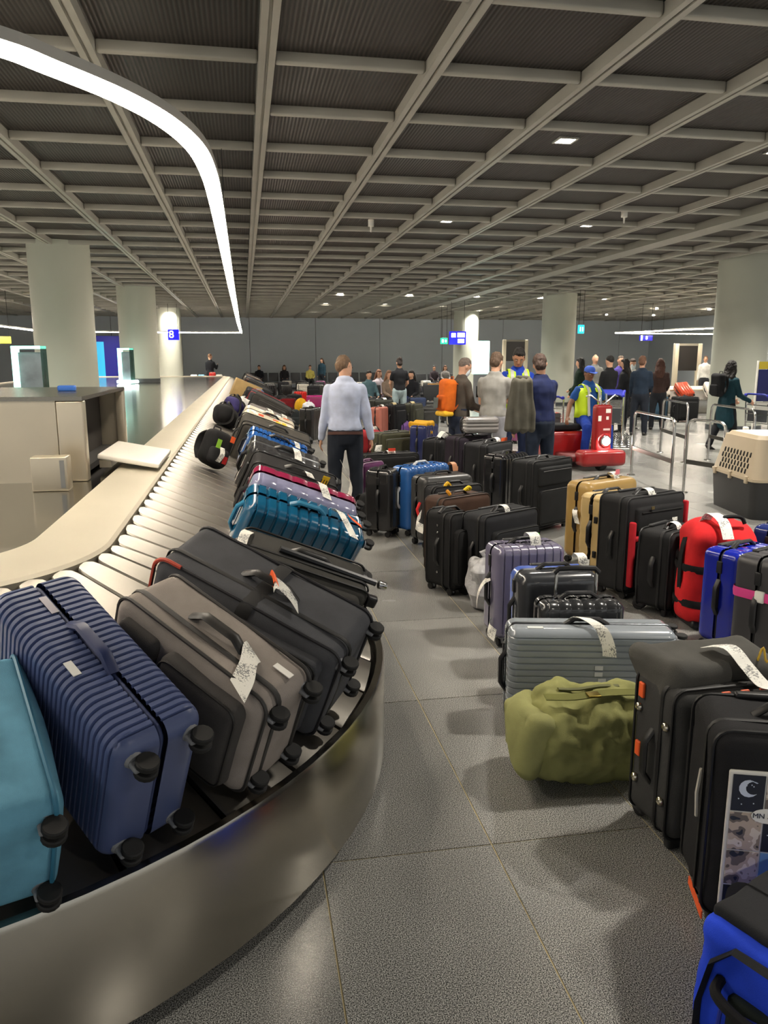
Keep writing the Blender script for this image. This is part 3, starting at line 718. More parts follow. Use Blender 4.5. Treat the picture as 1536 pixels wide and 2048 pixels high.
for kk in range(4): flat_patch(e, 'label_print', (.25, -.0915, .14 + kk * .018), (.045, .006), '-y', BLACKP)
e = belt_hard('grey metal-edged black suitcase with white label on the carousel', 2.95, .08, .42, .24, .64, -24, -6, .0, lod=1, col='3a3a3c', ribs='z', n=5, dep=.004, handles=('top', 'side2'), r=.05, frame='9a9a9a')
paper_tag(e, [(.22, .03, .3), (.26, 0, .3), (.255, -.06, .28), (.24, -.12, .27)], (0, .1, 1), .06)
e = belt_hard('shiny mid blue hard suitcase with many ribs on the carousel', 3.85, .1, .38, .24, .62, -22, -4, .02, lod=1, col='2a5fa8', ribs='z', n=12, dep=.009, handles=('top', 'side2'), r=.05)
paper_tag(e, [(.2, .02, .22), (.235, -.02, .2), (.22, -.09, .18)], (0, .2, 1), .05)
e = belt_soft('dark grey soft suitcase leaning behind the shiny blue one', 4.6, .04, .44, .3, .76, -20, -8, .0, lod=1, col='47443f', trim='1c1b1a', pockets=1, wheels=2, seed=17., handles=('top', 'side2'))
e = belt_hard('cream hard suitcase plastered with colourful stickers on the carousel', 5.75, .12, .42, .3, .66, -18, -4, .03, lod=1, col='cfc6b2', ribs=None, handles=('top', 'side2'), r=.06, finish='satin')
rs = random.Random(5)
for kk in range(16):
    o = flat_patch(e, 'sticker', (rs.uniform(-.12, .17), -.1515, rs.uniform(.12, .6)), (rs.uniform(.04, .08), rs.uniform(.04, .07)), '-y', M(rs.choice(['d8502e', 'e9c53a', 'e8e6df', '7aa6b8', 'b65a4a', 'cfd3d6', '86a06a']), .6))
    o = flat_patch(e, 'sticker', (.2105, rs.uniform(-.1, -.03) if kk % 2 else rs.uniform(.03, .1), rs.uniform(.1, .58)), (rs.uniform(.03, .06), rs.uniform(.04, .07)), '-x', M(rs.choice(['d8502e', 'e9c53a', 'f0eee6', 'dfe3e2', 'e07a4a']), .6)); o.rotation_euler = (0, 0, math.pi)
# small bags lying high on the plates beside the island
def belt_point(q, off, lift=0.):
    p, t = belt(q, off); return (p[0], p[1], SZ0 + (SZ1 - SZ0) * (off - SL0) / (SL1 - SL0) + .024 + lift)
def belt_misc(e, q, off, lab, cat, rz=0., lift=0., rx=0.):
    e.location = belt_point(q, off, lift); e.rotation_euler = (rx, ALPHA, rz); tag(e, lab, cat, GB); return e
e = backpack('backpack', .24, .17, .3, '1e1e20', pocket='2b2b2d'); belt_misc(e, 3.0, .86, 'black backpack with lime and orange tags high on the carousel plates', 'backpack', .6, .02, .0)
flat_patch(e, 'orange_tag', (.05, -.13, .25), (.04, .05), '-y', ORANGE); flat_patch(e, 'lime_tag', (-.06, -.13, .18), (.04, .07), '-y', M('8fc63a', .6)); flat_patch(e, 'red_tag', (.03, -.14, .07), (.04, .06), '-y', REDC); paper_tag(e, [(-.02, -.13, .16), (-.02, -.16, .1), (-.03, -.14, .04)], (1, 0, 0), .045)
e = duffel('holdall', .46, .24, .24, '1c1c1e', seed=21.); belt_misc(e, 7.1, .83, 'small black holdall lying by the inner edge of the plates', 'bag', 1.3, .02)
e = duffel('holdall', .42, .25, .3, '3b3568', seed=24.); belt_misc(e, 8.9, .75, 'small purple holdall lying by the inner edge of the plates', 'bag', 1.2, .02)
e = belt_soft('flat dark grey suitcase halfway along the carousel', 8.9, .0, .46, .26, .66, -14, 12, .02, lod=1, col='3c3b3a', trim='1c1b1a', pockets=1, wheels=2, seed=27.)
e = belt_soft('dull mauve-grey suitcase behind the stickered cream one', 7.15, .05, .42, .26, .66, -18, -4, .0, lod=1, col='7d7876', trim='33302f', pockets=1, wheels=2, seed=29.)
paper_tag(e, [(.22, .04, .42), (.25, 0, .4), (.23, -.08, .36)], (0, .2, 1), .07); paper_tag(e, [(.22, .02, .22), (.25, 0, .2), (.23, -.08, .18)], (0, .2, 1), .07)
e = plastic_bag('plastic_sack', .32, .5, .3, 'd4d4d2', 3.); belt_misc(e, 10.1, .72, 'white plastic-wrapped bundle halfway along the carousel', 'bag', .3, -.02)
e = belt_soft('slate suitcase with bright red edge halfway along the carousel', 10.6, .0, .46, .28, .68, -14, 6, .0, lod=1, col='45484c', trim='7a1f24', pip='a3232b', pockets=1, wheels=2, seed=31.)
e = belt_soft('black soft suitcase beyond the white bundle on the carousel', 12.2, .05, .44, .28, .68, -14, -4, .0, lod=1, col='2b2a30', trim='1c1b1a', pockets=1, wheels=2, seed=33.)
paper_tag(e, [(.22, .04, .42), (.25, 0, .4), (.23, -.1, .36)], (0, .2, 1), .08)
e = duffel('holdall', .5, .32, .36, '1f56c4', seed=35., trim='9fb4dc'); belt_misc(e, 13.7, .4, 'bright royal blue holdall with pale straps on the carousel', 'bag', .2, .02)
# open cardboard carton
e = empty('cardboard_box'); CB = M('b79a68', .8, var=.1, vscale=8)
part('carton', rbox(.62, .4, .42, .008, 1), CB, e); part('packing_tape', box(-.315, .315, -.03, .03, .419, .4225), M('d8c596', .3), e, smooth=False)
belt_misc(e, 15.2, .62, 'brown cardboard carton riding on the carousel', 'box', .1, .04)
FARC = ['26262a', '33333a', '1d1d1f', '4a2f2c', '2b3650', '5b5b58', '3b3a36', '7a2b30', '2c4a6e', '8a857c', '1c1c20', '56402f', 'b9b3a6', '303036']
FARN = {'26262a': 'charcoal', '33333a': 'slate grey', '1d1d1f': 'black', '4a2f2c': 'dark brown', '2b3650': 'navy', '5b5b58': 'grey', '3b3a36': 'olive grey', '7a2b30': 'dark red', '2c4a6e': 'steel blue', '8a857c': 'pale grey', '1c1c20': 'jet black', '56402f': 'brown', 'b9b3a6': 'beige', '303036': 'dark grey'}
rs = random.Random(3)
q = 11.4; i = 0
ordn = ['first', 'second', 'third', 'fourth', 'fifth', 'sixth', 'seventh', 'eighth', 'ninth', 'tenth', 'eleventh', 'twelfth', 'thirteenth', 'fourteenth', 'fifteenth', 'sixteenth', 'seventeenth', 'eighteenth', 'nineteenth', 'twentieth', 'twenty-first', 'twenty-second', 'twenty-third', 'twenty-fourth', 'twenty-fifth', 'twenty-sixth']
q = 16.2
while q < 29.5:
    c = FARC[i % len(FARC)]; up = rs.uniform(0, .12); lean = rs.uniform(-20, -8); yw = rs.uniform(-10, 10)
    lab = 'small %s suitcase far along the carousel, %s beyond the blue holdall' % (FARN[c], ordn[i])
    if i % 3 == 1: belt_hard(lab, q, up, .42, .26, .64, lean, yw, .0, lod=2, col=c, ribs='z', n=6, dep=.006)
    else: belt_soft(lab, q, up, .44, .28, .66, lean, yw, .0, lod=2, col=c, pockets=1, seed=40. + i % 3)
    q += rs.uniform(.62, .85); i += 1
# ================================================================== BAGS STANDING ON THE FLOOR
GF = 'baggage left standing on the floor'
def F_hard(lab, px, h, d, w=None, **k):
    W, loc, rz = SP(*px, h, d, w); e = hard_case('suitcase', W, d, h, **k); put(e, loc, rz, lab, GF); return e, W
def F_soft(lab, px, h, d, w=None, **k):
    W, loc, rz = SP(*px, h, d, w); e = soft_case('suitcase', W, d, h, **k); put(e, loc, rz, lab, GF); return e, W
def top_tag(e, x, z, y=0., L=.16, side=(1, 0, 0), w=.05, fwd=-1, mat=None):
    return paper_tag(e, [(x, y, z + .02), (x, y + fwd * .02, z + .045), (x + .01, y + fwd * .06, z + .03), (x + .015, y + fwd * .075, z - .03), (x + .02, y + fwd * .07, z + .03 - L)], side, w, mat)
# --- nearest: blue and black sports bag
e = duffel('sports_bag', .62, .40, .33, '2448d8', lod=0, trim='17171a', seed=51., r=.05, sagging=.012, panel=None)
put(e, (1.40, 1.44, 0), .42, 'bright blue and black sports bag lying in the near right corner', GF, 'bag')
part('black_top_panel', rbox(.57, .30, .035, .016, 2, ex=(-.2, -.1, 0, .1, .2), disp=lumpy(.01, 8, 3)), fabric('202124'), e).location = (.015, .03, .315)
for (y0, y1, z0, z1, c, nm) in ((-.20, .2, .0, .33, '17181a', 'end_strap'),):
    part(nm, tube([(-.312, -.17, .0), (-.318, -.165, .12), (-.318, -.14, .24), (-.312, -.09, .3), (-.312, .09, .3), (-.318, .14, .24), (-.318, .165, .12), (-.312, .17, .0)], .02, 4, ry=.006), fabric(c), e, angle=30)
o = part('mesh_pocket', rbox(.035, .25, .17, .014, 2, ey=(-.05, .05), disp=lumpy(.008, 9, 4)), fabric('1b231f'), e); o.location = (-.312, -.03, .02)
part('pocket_edge', tube([(-.328, -.15, .05), (-.332, -.14, .15), (-.334, -.02, .178), (-.332, .1, .15), (-.328, .11, .05)], .006, 6), M('1d2f9a', .6), o).location = (.312, .03, -.02)
part('grab_handle', tube(catmull([(-.31, .12, .2), (-.36, .10, .2), (-.372, .03, .19), (-.36, -.04, .19), (-.31, -.06, .2)], 4), .013, 8), fabric('161618'), e)
part('yellow_cord', tube(catmull([(-.2, .02, .352), (-.1, .05, .36), (0, .03, .356), (.1, .06, .36), (.2, .04, .355)], 4), .004, 6), YELLOW, e)
# --- black case with a printed comic cover
def comic_mat():
    m = bpy.data.materials.new('collage_print'); m.use_nodes = True; nt = m.node_tree; b = nt.nodes['Principled BSDF']; L = nt.links.new
    tc = nt.nodes.new('ShaderNodeTexCoord'); mp = nt.nodes.new('ShaderNodeMapping'); mp.inputs['Scale'].default_value = (1, 0, 1); L(tc.outputs['Object'], mp.inputs[0])
    n = nt.nodes.new('ShaderNodeTexNoise'); n.inputs['Scale'].default_value = 15; n.inputs['Detail'].default_value = 2; L(mp.outputs[0], n.inputs['Vector'])
    cr = nt.nodes.new('ShaderNodeValToRGB'); cr.color_ramp.interpolation = 'CONSTANT'; E = cr.color_ramp.elements
    for p, c in ((0, '2a2f3a'), (.40, '6d645e'), (.46, 'b9a898'), (.53, 'd8cdc0'), (.60, '94867a'), (.66, '3c3a3a')):
        k = E.new(p) if p > 0 else E[0]; k.color = (*lin(c), 1)
    E[-1].color = (*lin('c9c4b8'), 1); L(n.outputs['Fac'], cr.inputs[0]); L(cr.outputs[0], b.inputs['Base Color']); b.inputs['Roughness'].default_value = .7
    return m
COMIC = comic_mat()
e = soft_case('suitcase', .46, .30, .625, '1b1b1d', lod=0, trim='141415', pockets=0, wheels=4, seed=55., r=.05, bulge=.01, handles=('top',))
put(e, (1.53, 1.86, 0), -.33, 'black covered suitcase with a collage print on its front, beside the sports bag', GF)
CD = -.163
pc = part('printed_cover', rbox(.40, .012, .47, .006, 2, ex=(-.1, 0, .1), ez=(-.1, 0, .1)), M('d4d2cb', .7), e); pc.location = (.005, CD + .002, .06)
rs = random.Random(9); cols = [(-.19, -.105), (-.1, .005), (.01, .095), (.1, .19)]
rows = [(.01, .115), (.12, .225), (.23, .345), (.35, .46)]
NIGHT = M('20242f', .7)
for ci, (a, b_) in enumerate(cols):
    for ri, (c, d_) in enumerate(rows):
        mt = NIGHT if (ci + ri) % 3 == 0 else (COMIC if (ci * 2 + ri) % 3 else M('6f9bc4', .7))
        o = part('print_panel', box(a, b_, -.0012, .001, c, d_), mt, pc, smooth=False); o.location = (0, -.0068, 0)
        if mt is not NIGHT and mt is not COMIC:
            o = part('red_print', lathe([(.03, 0), (.03, .0012)], 20), M('a8564e', .7), pc); o.location = ((a + b_) / 2 + .01, -.0095, c + .04); o.rotation_euler = (math.radians(90), math.radians(20), 0); o.scale = (1.1, .4, 1)
        if mt is NIGHT:
            mb = MB(); cx, cz = (a + b_) / 2, c + .07
            out = arc(cx, cz, .026, 40, 300, 10); inn = arc(cx + .012, cz + .002, .02, 300, 55, 10)
            mb.add(*extrude(out + inn, -.0022, -.001, 'xz'))
            for _ in range(7):
                sx, sz = rs.uniform(a + .01, b_ - .01), rs.uniform(c + .01, d_ - .01); mb.add(*box(sx, sx + .003, -.002, -.001, sz, sz + .003))
            o = part('moon_print', mb, M('c9d2e2', .7), pc, smooth=False); o.location = (0, -.0068, 0)
for (cx, cz) in ((-.09, .34), (.06, .225), (-.06, .05)):
    o = part('speech_bubble', lathe([(.045, 0), (.045, .0012)], 24), M('e9e7e0', .7), pc); o.location = (cx, -.0085, cz); o.rotation_euler = (math.radians(90), 0, 0); o.scale = (1, .5, 1)
    text_part('bubble_lettering', 'MN 3E B!', .021, M('30313a', .7), pc, Matrix.Translation((cx, -.0105, cz)) @ Matrix.Rotation(math.radians(90), 4, 'X'), .0005)
paper_tag(e, [(.06, -.02, .65), (.08, -.08, .665), (.1, -.16, .61), (.11, -.19, .54)], (1, 0, 0), .07)
part('orange_tape', box(-.236, -.232, -.16, .0, .05, .075), ORANGE, e, smooth=False)
o = part('side_pocket_zip', tube([(-.236, -.03, .30), (-.242, -.035, .38), (-.236, -.04, .46)], .006, 6), M('bdb9ae', .4), e)
# --- grey duffel-topped case with metal feet
e = soft_case('suitcase', .46, .27, .585, '3b3b3a', lod=0, trim='1a1a1a', pockets=1, wheels=2, seed=58., bulge=.03, feet=True, handles=('top', 'side'), pcol='2a2a2b')
put(e, (1.57, 2.27, 0), .05, 'dark grey soft case with four metal feet on its side, behind the collage case', GF)
o = part('lumpy_top', rbox(.45, .28, .15, .055, 4, ex=(-.15, -.05, .05, .15), ey=(-.05, .05), disp=lumpy(.03, 9, 4)), fabric('4c4b47'), e, angle=180); o.location = (.0, .06, .5)
paper_tag(e, [(.0, .06, .66), (.03, -.02, .685), (.05, -.09, .64), (.07, -.15, .60), (.12, -.17, .59)], (1, .2, 0), .06)
part('cord_loop', tube(catmull([(.12, -.05, .64), (.13, -.06, .69), (.14, -.07, .64), (.16, -.08, .69)], 4), .004, 6), M('d8b23a', .6), e)
for y, z in ((-.05, .49), (-.05, .27)): part('orange_tab', rbox(.012, .03, .055, .005, 2), ORANGE, e).location = (-.236, y + .12, z)
for kx in range(5): part('orange_zip_pull', rbox(.03, .01, .006, .002, 1), M('d2603c', .6), e).location = (-.14 + kx * .07, -.15, .583)
# --- olive duffel
e = duffel('kit_bag', .55, .36, .36, '8a8a55', lod=0, trim='5f6133', seed=61., r=.15, sagging=.035, straps=False, zipc='5a5b30')
put(e, (1.31, 2.70, 0), -.05, 'olive green canvas kit bag lying on the floor', GF, 'bag')
o = part('folded_end', rbox(.13, .31, .27, .06, 4, ey=(-.08, 0, .08), disp=lumpy(.04, 11, 6)), fabric('8f8f5c'), e, angle=180); o.location = (-.255, 0, .05)
part('snap_ring', tube([(-.32, .03 * math.cos(a), .2 + .03 * math.sin(a)) for a in np.linspace(0, 6.28, 15)[:-1]], .004, 6, True), STEEL, e)
part('shoulder_strap', ribbon(catmull([(-.2, -.06, .362), (-.1, -.1, .375), (.05, -.07, .37), (.2, -.1, .375), (.24, -.08, .34)], 4), (0, 1, .2), .04, .004), fabric('6a6b38'), e)
part('buckle', rbox(.05, .045, .008, .003, 2), M('8b7a3a', .35, 1.), e).location = (-.02, -.1, .376)
# --- silver ribbed case lying on its long side
W, loc, rz = SP(985, 1262, 1385, 1266, .46, .22)
e = hard_case('suitcase', .46, .22, W, '8d949b', ribs='x', n=13, dep=.006, lod=0, finish='gloss', r=.045, frame='6a6e72', handles=('top', 'side2'), duty=.7)
e.matrix_basis = Matrix.Translation(loc) @ Matrix.Rotation(rz, 4, 'Z') @ Matrix.Translation((W / 2, 0, .23)) @ Matrix.Rotation(math.radians(-90), 4, 'Y'); tag(e, 'silver ribbed hard suitcase lying on its long side behind the kit bag', 'suitcase', GF)
paper_tag(e, [(.245, .0, W * .62), (.27, -.03, W * .58), (.245, -.10, W * .5), (.17, -.13, W * .46), (.12, -.126, W * .45)], (0, .3, 1), .06)
o = flat_patch(e, 'sticker', (.231, -.06, W * .85), (.02, .07), '-x', WHITEP); o.rotation_euler = (0, 0, math.pi)
for kx, kz in ((.06, .5), (.03, .5), (.0, .48), (-.03, .5)): flat_patch(e, 'print_mark', (kx, -.1125, W * kz), (.02, .035), '-y', M('c3c6c8', .6))
flat_patch(e, 'badge_print', (-.06, -.1125, W * .35), (.02, .06), '-y', M('c3c6c8', .6))
# --- the row to the right of the walking lane, near to far
e, w = F_hard('small black suitcase with raised chrome pull handle behind the silver one', (1050, 1208, 1255, 1206), .50, .19, lod=0, col='2b2c2e', ribs='x', n=6, dep=.005, tele=.13, r=.05)
e, w = F_hard('black hard suitcase with silver rim in front of the lavender one', (1008, 1152, 1205, 1146), .56, .25, lod=0, col='34363a', col2='4a64b8', ribs=None, r=.06, frame='8b8d90', handles=('top', 'side'))
top_tag(e, .12, .6, L=.01)
e, w = F_hard('lavender grey hard suitcase with white label on the handle', (968, 1098, 1135, 1090), .60, .25, lod=0, col='6f6b82', ribs='x', n=7, dep=.006, r=.05, duty=.75)
top_tag(e, .02, .62, -.01, .1, w=.065)
paper_tag(e, [(-w / 2 - .005, -.02, .4), (-w / 2 - .05, -.03, .38), (-w / 2 - .09, -.05, .32), (-w / 2 - .1, -.06, .25)], (.3, 1, .3), .05); paper_tag(e, [(-w / 2 - .01, -.05, .14), (-w / 2 - .04, -.1, .12), (-w / 2 - .02, -.16, .1)], (.2, 0, 1), .07)
e = plastic_bag('plastic_sack', .16, .2, .34, 'aaaaac', 7.); p = atz(962, 1228, 0); put(e, (p[0] + .03, p[1] + .1, 0), 0., 'crumpled white plastic sack squeezed beside the lavender case', GF, 'bag')
e, w = F_soft('black soft suitcase with a green sticker on its front', (950, 1036, 1082, 1016), .60, .26, lod=0, col='232427', pockets=1, wheels=4, seed=63., pcol='1f2022')
flat_patch(e, 'green_sticker', (w * .27, -.20, .42), (.06, .06), '-y', GREENST).rotation_euler = (0, .3, 0); top_tag(e, -.02, .6, L=.03)
e, w = F_soft('narrow black soft suitcase to the left of the one with the green sticker', (882, 1032, 955, 1024), .59, .30, w=.21, lod=0, col='1b1b1c', pockets=1, wheels=4, seed=64., feet=False)
for z in (.16, .22, .45, .5): part('metal_stud', cached('stud2', lambda: mesh('metal_stud', lathe([(.01, 0), (.009, .005), (.002, .009)], 10), CHROME)), None, e).matrix_basis = Matrix.Translation((-w / 2 - .004, .0, z)) @ Matrix.Rotation(-math.pi / 2, 4, 'Y')
e, w = F_soft('brown soft suitcase with a bright buckle on its handle', (872, 1001, 984, 987), .625, .24, lod=0, col='49352b', trim='2a1f1a', pip='3a2a22', pockets=1, wheels=2, seed=65.)
flat_patch(e, 'brass_plate', (-w / 2 - .012, -.02, .5), (.05, .025), '-x', STEEL); flat_patch(e, 'brass_plate', (-w / 2 - .012, -.02, .16), (.05, .025), '-x', STEEL)
part('yellow_ribbon', tube(catmull([(.06, 0, .65), (.09, -.02, .68), (.12, -.01, .66), (.1, .02, .65)], 4), .012, 6), YELLOW, e); part('orange_ribbon', tube(catmull([(-.1, 0, .65), (-.13, -.02, .67), (-.11, -.03, .64)], 4), .014, 6), M('e0961f', .6), e)
e, w = F_soft('black soft suitcase directly behind the brown one', (858, 977, 968, 969), .66, .2, lod=1, col='222326', pockets=1, wheels=2, seed=66.)
part('yellow_ribbon', tube(catmull([(-.06, -.05, .66), (-.1, -.07, .69), (-.12, -.06, .65)], 4), .014, 6), M('e6b41f', .6), e)
e, w = F_hard('dark charcoal hard suitcase with a red tag and white label on its side', (834, 956, 950, 948), .64, .28, lod=1, col='3a3a3a', ribs=None, r=.06, finish='satin')
part('red_ribbon', tube([(-w / 2 - .02, -.1, .42), (-w / 2 - .05, -.1, .36), (-w / 2 - .03, -.1, .3)], .014, 6), M('d5262a', .6), e); paper_tag(e, [(-w / 2 - .02, -.12, .32), (-w / 2 - .08, -.14, .24), (-w / 2 - .04, -.2, .2)], (.3, .2, 1), .08); top_tag(e, .08, .7, L=.02, mat=M('d79a72', .6))
e, w = F_hard('bright blue glossy hard suitcase behind the charcoal one', (806, 936, 902, 925), .66, .26, lod=1, col='2f62a6', ribs='x', n=6, dep=.008, r=.05, hcol='c8ccd0')
e, w = F_hard('slim black hard suitcase between the purple and the blue ones', (772, 942, 806, 934), .64, .28, w=.25, lod=1, col='232325', ribs='x', n=6, dep=.008, r=.05)
e, w = F_soft('purple suitcase beside the man in the white shirt', (722, 928, 772, 922), .48, .26, w=.34, lod=1, col='5b2f55', trim='6e4a66', pip='a58aa0', pockets=1, wheels=4, seed=68.)
e = backpack('backpack', .26, .22, .3, '1c1c1e'); p = atz(745, 1045, 0); put(e, (p[0], p[1] + .1, 0), .3, 'small crumpled black backpack on the floor before the purple suitcase', GF, 'backpack'); top_tag(e, .0, .3, L=.06)
e, w = F_soft('wide flat black bag behind the purple suitcase', (725, 912, 840, 906), .36, .3, lod=1, col='191919', pockets=1, wheels=2, seed=69., r=.06); paper_tag(e, [(-.2, -.1, .40), (-.22, -.16, .5), (-.25, -.17, .42)], (1, 0, 0), .09); top_tag(e, .0, .36, L=.1, w=.12)
part('red_label', box(-.05, .06, -.09, -.088, .40, .44), M('d8432e', .6), e, smooth=False)
e, w = F_soft('tall black suitcase with raised handle in front of the red tug', (1046, 925, 1162, 912), .70, .3, w=.62, lod=1, col='1e1f20', pockets=2, wheels=2, seed=70.)
e, w = F_hard('black ribbed hard suitcase left of the tall black one', (990, 912, 1052, 905), .66, .28, w=.5, lod=1, col='1c1c1e', ribs='x', n=8, dep=.009)
e, w = F_soft('black suitcase with a yellow stripe low on its front', (957, 890, 1048, 878), .70, .34, lod=1, col='232325', pockets=1, wheels=2, seed=71., w=.6)
part('yellow_stripe', box(-w * .46, -.06, -.215, -.2, .12, .155), M('c8b820', .6), e, smooth=False); top_tag(e, .1, .7, L=.07, w=.09); part('orange_label', box(.12, .26, -.1, -.098, .7, .74), ORANGE, e, smooth=False)
e, w = F_soft('dark plum soft suitcase in front of the man in the grey t-shirt', (906, 876, 990, 870), .70, .3, lod=1, col='29222c', pockets=1, wheels=2, seed=72., w=.58)
e = hard_case('suitcase', .2, .2, .45, '8d8a88', lod=1, ribs='x', n=3, wheels=False, handles=('top',)); put(e, (0, 0, 0), 0, 'small silver case lying on top of the dark plum suitcase', GF); e.matrix_basis = Matrix.Translation((3.1, 9.3, .845)) @ Matrix.Rotation(math.radians(-90), 4, 'Y')
e = duffel('holdall', .5, .28, .3, '4b4140', lod=1, seed=73., trim='2b2626'); p = atz(1012, 1005, 0); put(e, (p[0] + .36, p[1] - .5, 0), .1, 'brown patterned holdall with a red tag between the black suitcases', GF, 'bag')
part('red_tag', box(-.02, .04, -.17, -.165, .1, .28), M('d3303a', .6), e, smooth=False)
e, w = F_hard('navy ribbed hard suitcase with a yellow cloth over it', (842, 852, 886, 846), .66, .28, w=.5, lod=1, col='28305e', ribs='x', n=8, dep=.01)
part('yellow_cloth', rbox(.34, .31, .2, .06, 4, ex=(-.1, -.03, .03, .1), ez=(-.05, 0, .05), disp=lumpy(.05, 11, 3)), fabric('c99416'), e, angle=180).location = (-.02, .03, .5)
e, w = F_soft('black suitcase wearing a white tissue and pink tag beside the navy one', (872, 882, 912, 876), .60, .3, w=.46, lod=1, col='1b1b1d', pockets=1, wheels=2, seed=74.)
paper_tag(e, [(-.08, -.03, .63), (0, -.06, .70), (.1, -.1, .66), (.12, -.16, .58)], (.5, .5, 0), .16, WHITEP); flat_patch(e, 'pink_tag', (.02, -.2, .5), (.09, .09), '-y', PINKST)
e, w = F_soft('wide olive grey soft suitcase behind the flat black bag', (757, 868, 845, 862), .52, .3, w=.74, lod=1, col='4a4a38', pockets=1, wheels=2, seed=75., trim='34342a')
e = duffel('holdall', .52, .34, .44, '8a2026', lod=1, seed=76.); p = atz(742, 912, 0); put(e, (p[0] + .05, p[1] + .3, 0), .2, 'dark red holdall beside the hip of the man in the white shirt', GF, 'bag'); top_tag(e, .05, .44, L=.12, w=.08)
# --- right-hand block
e, w = F_hard('gold-tan hard suitcase, rearmost of the three by the pet crate', (1150, 968, 1280, 954), .685, .27, lod=0, col='a8894f', ribs=None, r=.06, finish='satin')
top_tag(e, .08, .69, L=.06, w=.07); flat_patch(e, 'pink_tag', (.1, -.07, .74), (.05, .04), '-y', PINKST); paper_tag(e, [(-w / 2 - .01, .0, .46), (-w / 2 - .05, -.03, .44), (-w / 2 - .05, -.06, .36)], (.2, 1, 0), .06)
e, w = F_hard('pale gold hard suitcase with black latches between the tan and the black-red ones', (1176, 994, 1300, 982), .67, .26, w=.44, lod=0, col='c9ae77', ribs='z', n=4, dep=.004, r=.05, frame='26231f', finish='satin')
for z in (.2, .46): part('latch', rbox(.016, .03, .05, .005, 2), BLACKP, e).location = (-w / 2 - .004, -.055, z)
e, w = F_soft('black soft suitcase with red panels and a white label', (1218, 1000, 1374, 984), .715, .29, lod=0, col='232324', pockets=2, wheels=4, pcol='1d1d1e', seed=77.)
part('red_panel', rbox(.03, .05, .46, .012, 2), fabric('b3202b'), e).location = (-w * .46, -.155, .1); part('red_panel', rbox(.03, .05, .3, .012, 2), fabric('b3202b'), e).location = (w * .46, -.155, .36)
part('red_panel', rbox(w * .3, .045, .035, .012, 2), fabric('b3202b'), e).location = (-w * .3, -.158, .42)
top_tag(e, .0, .71, L=.02, w=.07); flat_patch(e, 'white_label', (w * .18, -.2, .52), (.055, .085), '-y', PAPER)
part('badge', box(-.14, -.11, -.196, -.19, .64, .66), M('8c7a52', .4, 1.), e, smooth=False)
e, w = F_soft('plain black soft suitcase between the black-red one and the red holdall', (1300, 1070, 1415, 1050), .56, .26, lod=0, col='1d1d1e', pockets=1, wheels=2, seed=78.); top_tag(e, -.05, .56, L=.04, w=.06)
# red upright duffel
e = empty('wheeled_duffel')
RD = fabric('cc2226')
part('body', rbox(.44, .3, .66, .12, 4, ex=(-.1, 0, .1), ey=(-.03, .03), ez=(-.2, -.1, 0, .1, .2), disp=lumpy(.045, 6, 4)), RD, e, angle=180)
for z in (.16, .38): part('black_strap', tube([(p[0], p[2], z) for p in rrect(.46, .32, .13, 0, 5)], .024, 4, True, ry=.005), fabric('161617'), e)
part('side_strap', ribbon(catmull([(-.16, .02, .64), (-.22, .0, .5), (-.235, -.02, .3), (-.22, -.02, .08)], 4), (0, 1, 0), .045, .006), fabric('161617'), e)
part('carry_handle', tube(catmull([(-.05, -.1, .66), (-.02, -.1, .70), (.08, -.1, .70), (.11, -.1, .66)], 4), .012, 7), fabric('161617'), e)
for s in (-1, 1): part('wheel', cached('skate', lambda: None), None, e).location = (s * .17, .13, -.002)
paper_tag(e, [(-.1, -.02, .66), (-.08, -.06, .72), (-.04, -.13, .68), (-.02, -.17, .58)], (1, .1, 0), .075)
e.location = (2.86, 4.24, .01); e.rotation_euler = (0, 0, -.1); tag(e, 'bright red upright wheeled duffel with black straps', 'bag', GF); part('base_board', rbox(.36, .24, .05, .02, 2), BLACKP, e)
e, w = F_hard('royal blue hard suitcase with wide black zip beside the red duffel', (1420, 1110, 1540, 1098), .605, .25, w=.40, lod=0, col='16249a', ribs='x', n=4, dep=.004, r=.05, trim='1c1c20')
part('ring_charm', tube([(-.09 + .03 * math.cos(a), -.137, .50 + .03 * math.sin(a)) for a in np.linspace(0, 6.28, 17)[:-1]], .009, 6, True), M('9aa0a8', .3), e); part('pull_handle', tube([(-.08, .05, .56), (-.08, .05, .6), (.08, .05, .6), (.08, .05, .56)], .013, 8), BLACKP, e)
e, w = F_hard('dark grey studded hard suitcase with a pink lettered strap', (1490, 1128, 1640, 1110), .66, .28, w=.46, lod=0, col='3c3b3d', ribs='x', n=5, dep=.006, r=.05, finish='satin')
part('pink_strap', tube([(p[0], p[2], .46) for p in rrect(w + .012, .292, .05, 0, 4)], .025, 4, True, ry=.003), M('dc3f8c', .6), e)
part('strap_buckle', rbox(.02, .05, .06, .006, 2), WHITEP, e).location = (-w / 2 - .006, -.02, .43)
text_part('strap_lettering', 'tter.', .04, M('f4f0f2', .6), e, Matrix.Translation((-w * .22, -.1485, .46)) @ Matrix.Rotation(math.radians(90), 4, 'X'), .0006)
for kx in range(3):
    for kz in range(6): part('dome_stud', cached('dome', lambda: mesh('dome_stud', lathe([(.024, 0), (.021, .007), (.012, .013), (.002, .015)], 12), satin('47464a'))), None, e).matrix_basis = Matrix.Translation((-.1 + kx * .1, -.139, .14 + kz * .085)) @ Matrix.Rotation(math.pi / 2, 4, 'X')
e, w = F_hard('navy hard suitcase behind the red duffel at the right edge', (1512, 1062, 1640, 1052), .60, .26, w=.44, lod=1, col='1c2b6b', ribs='x', n=5)
top_tag(e, -.12, .6, L=.06)
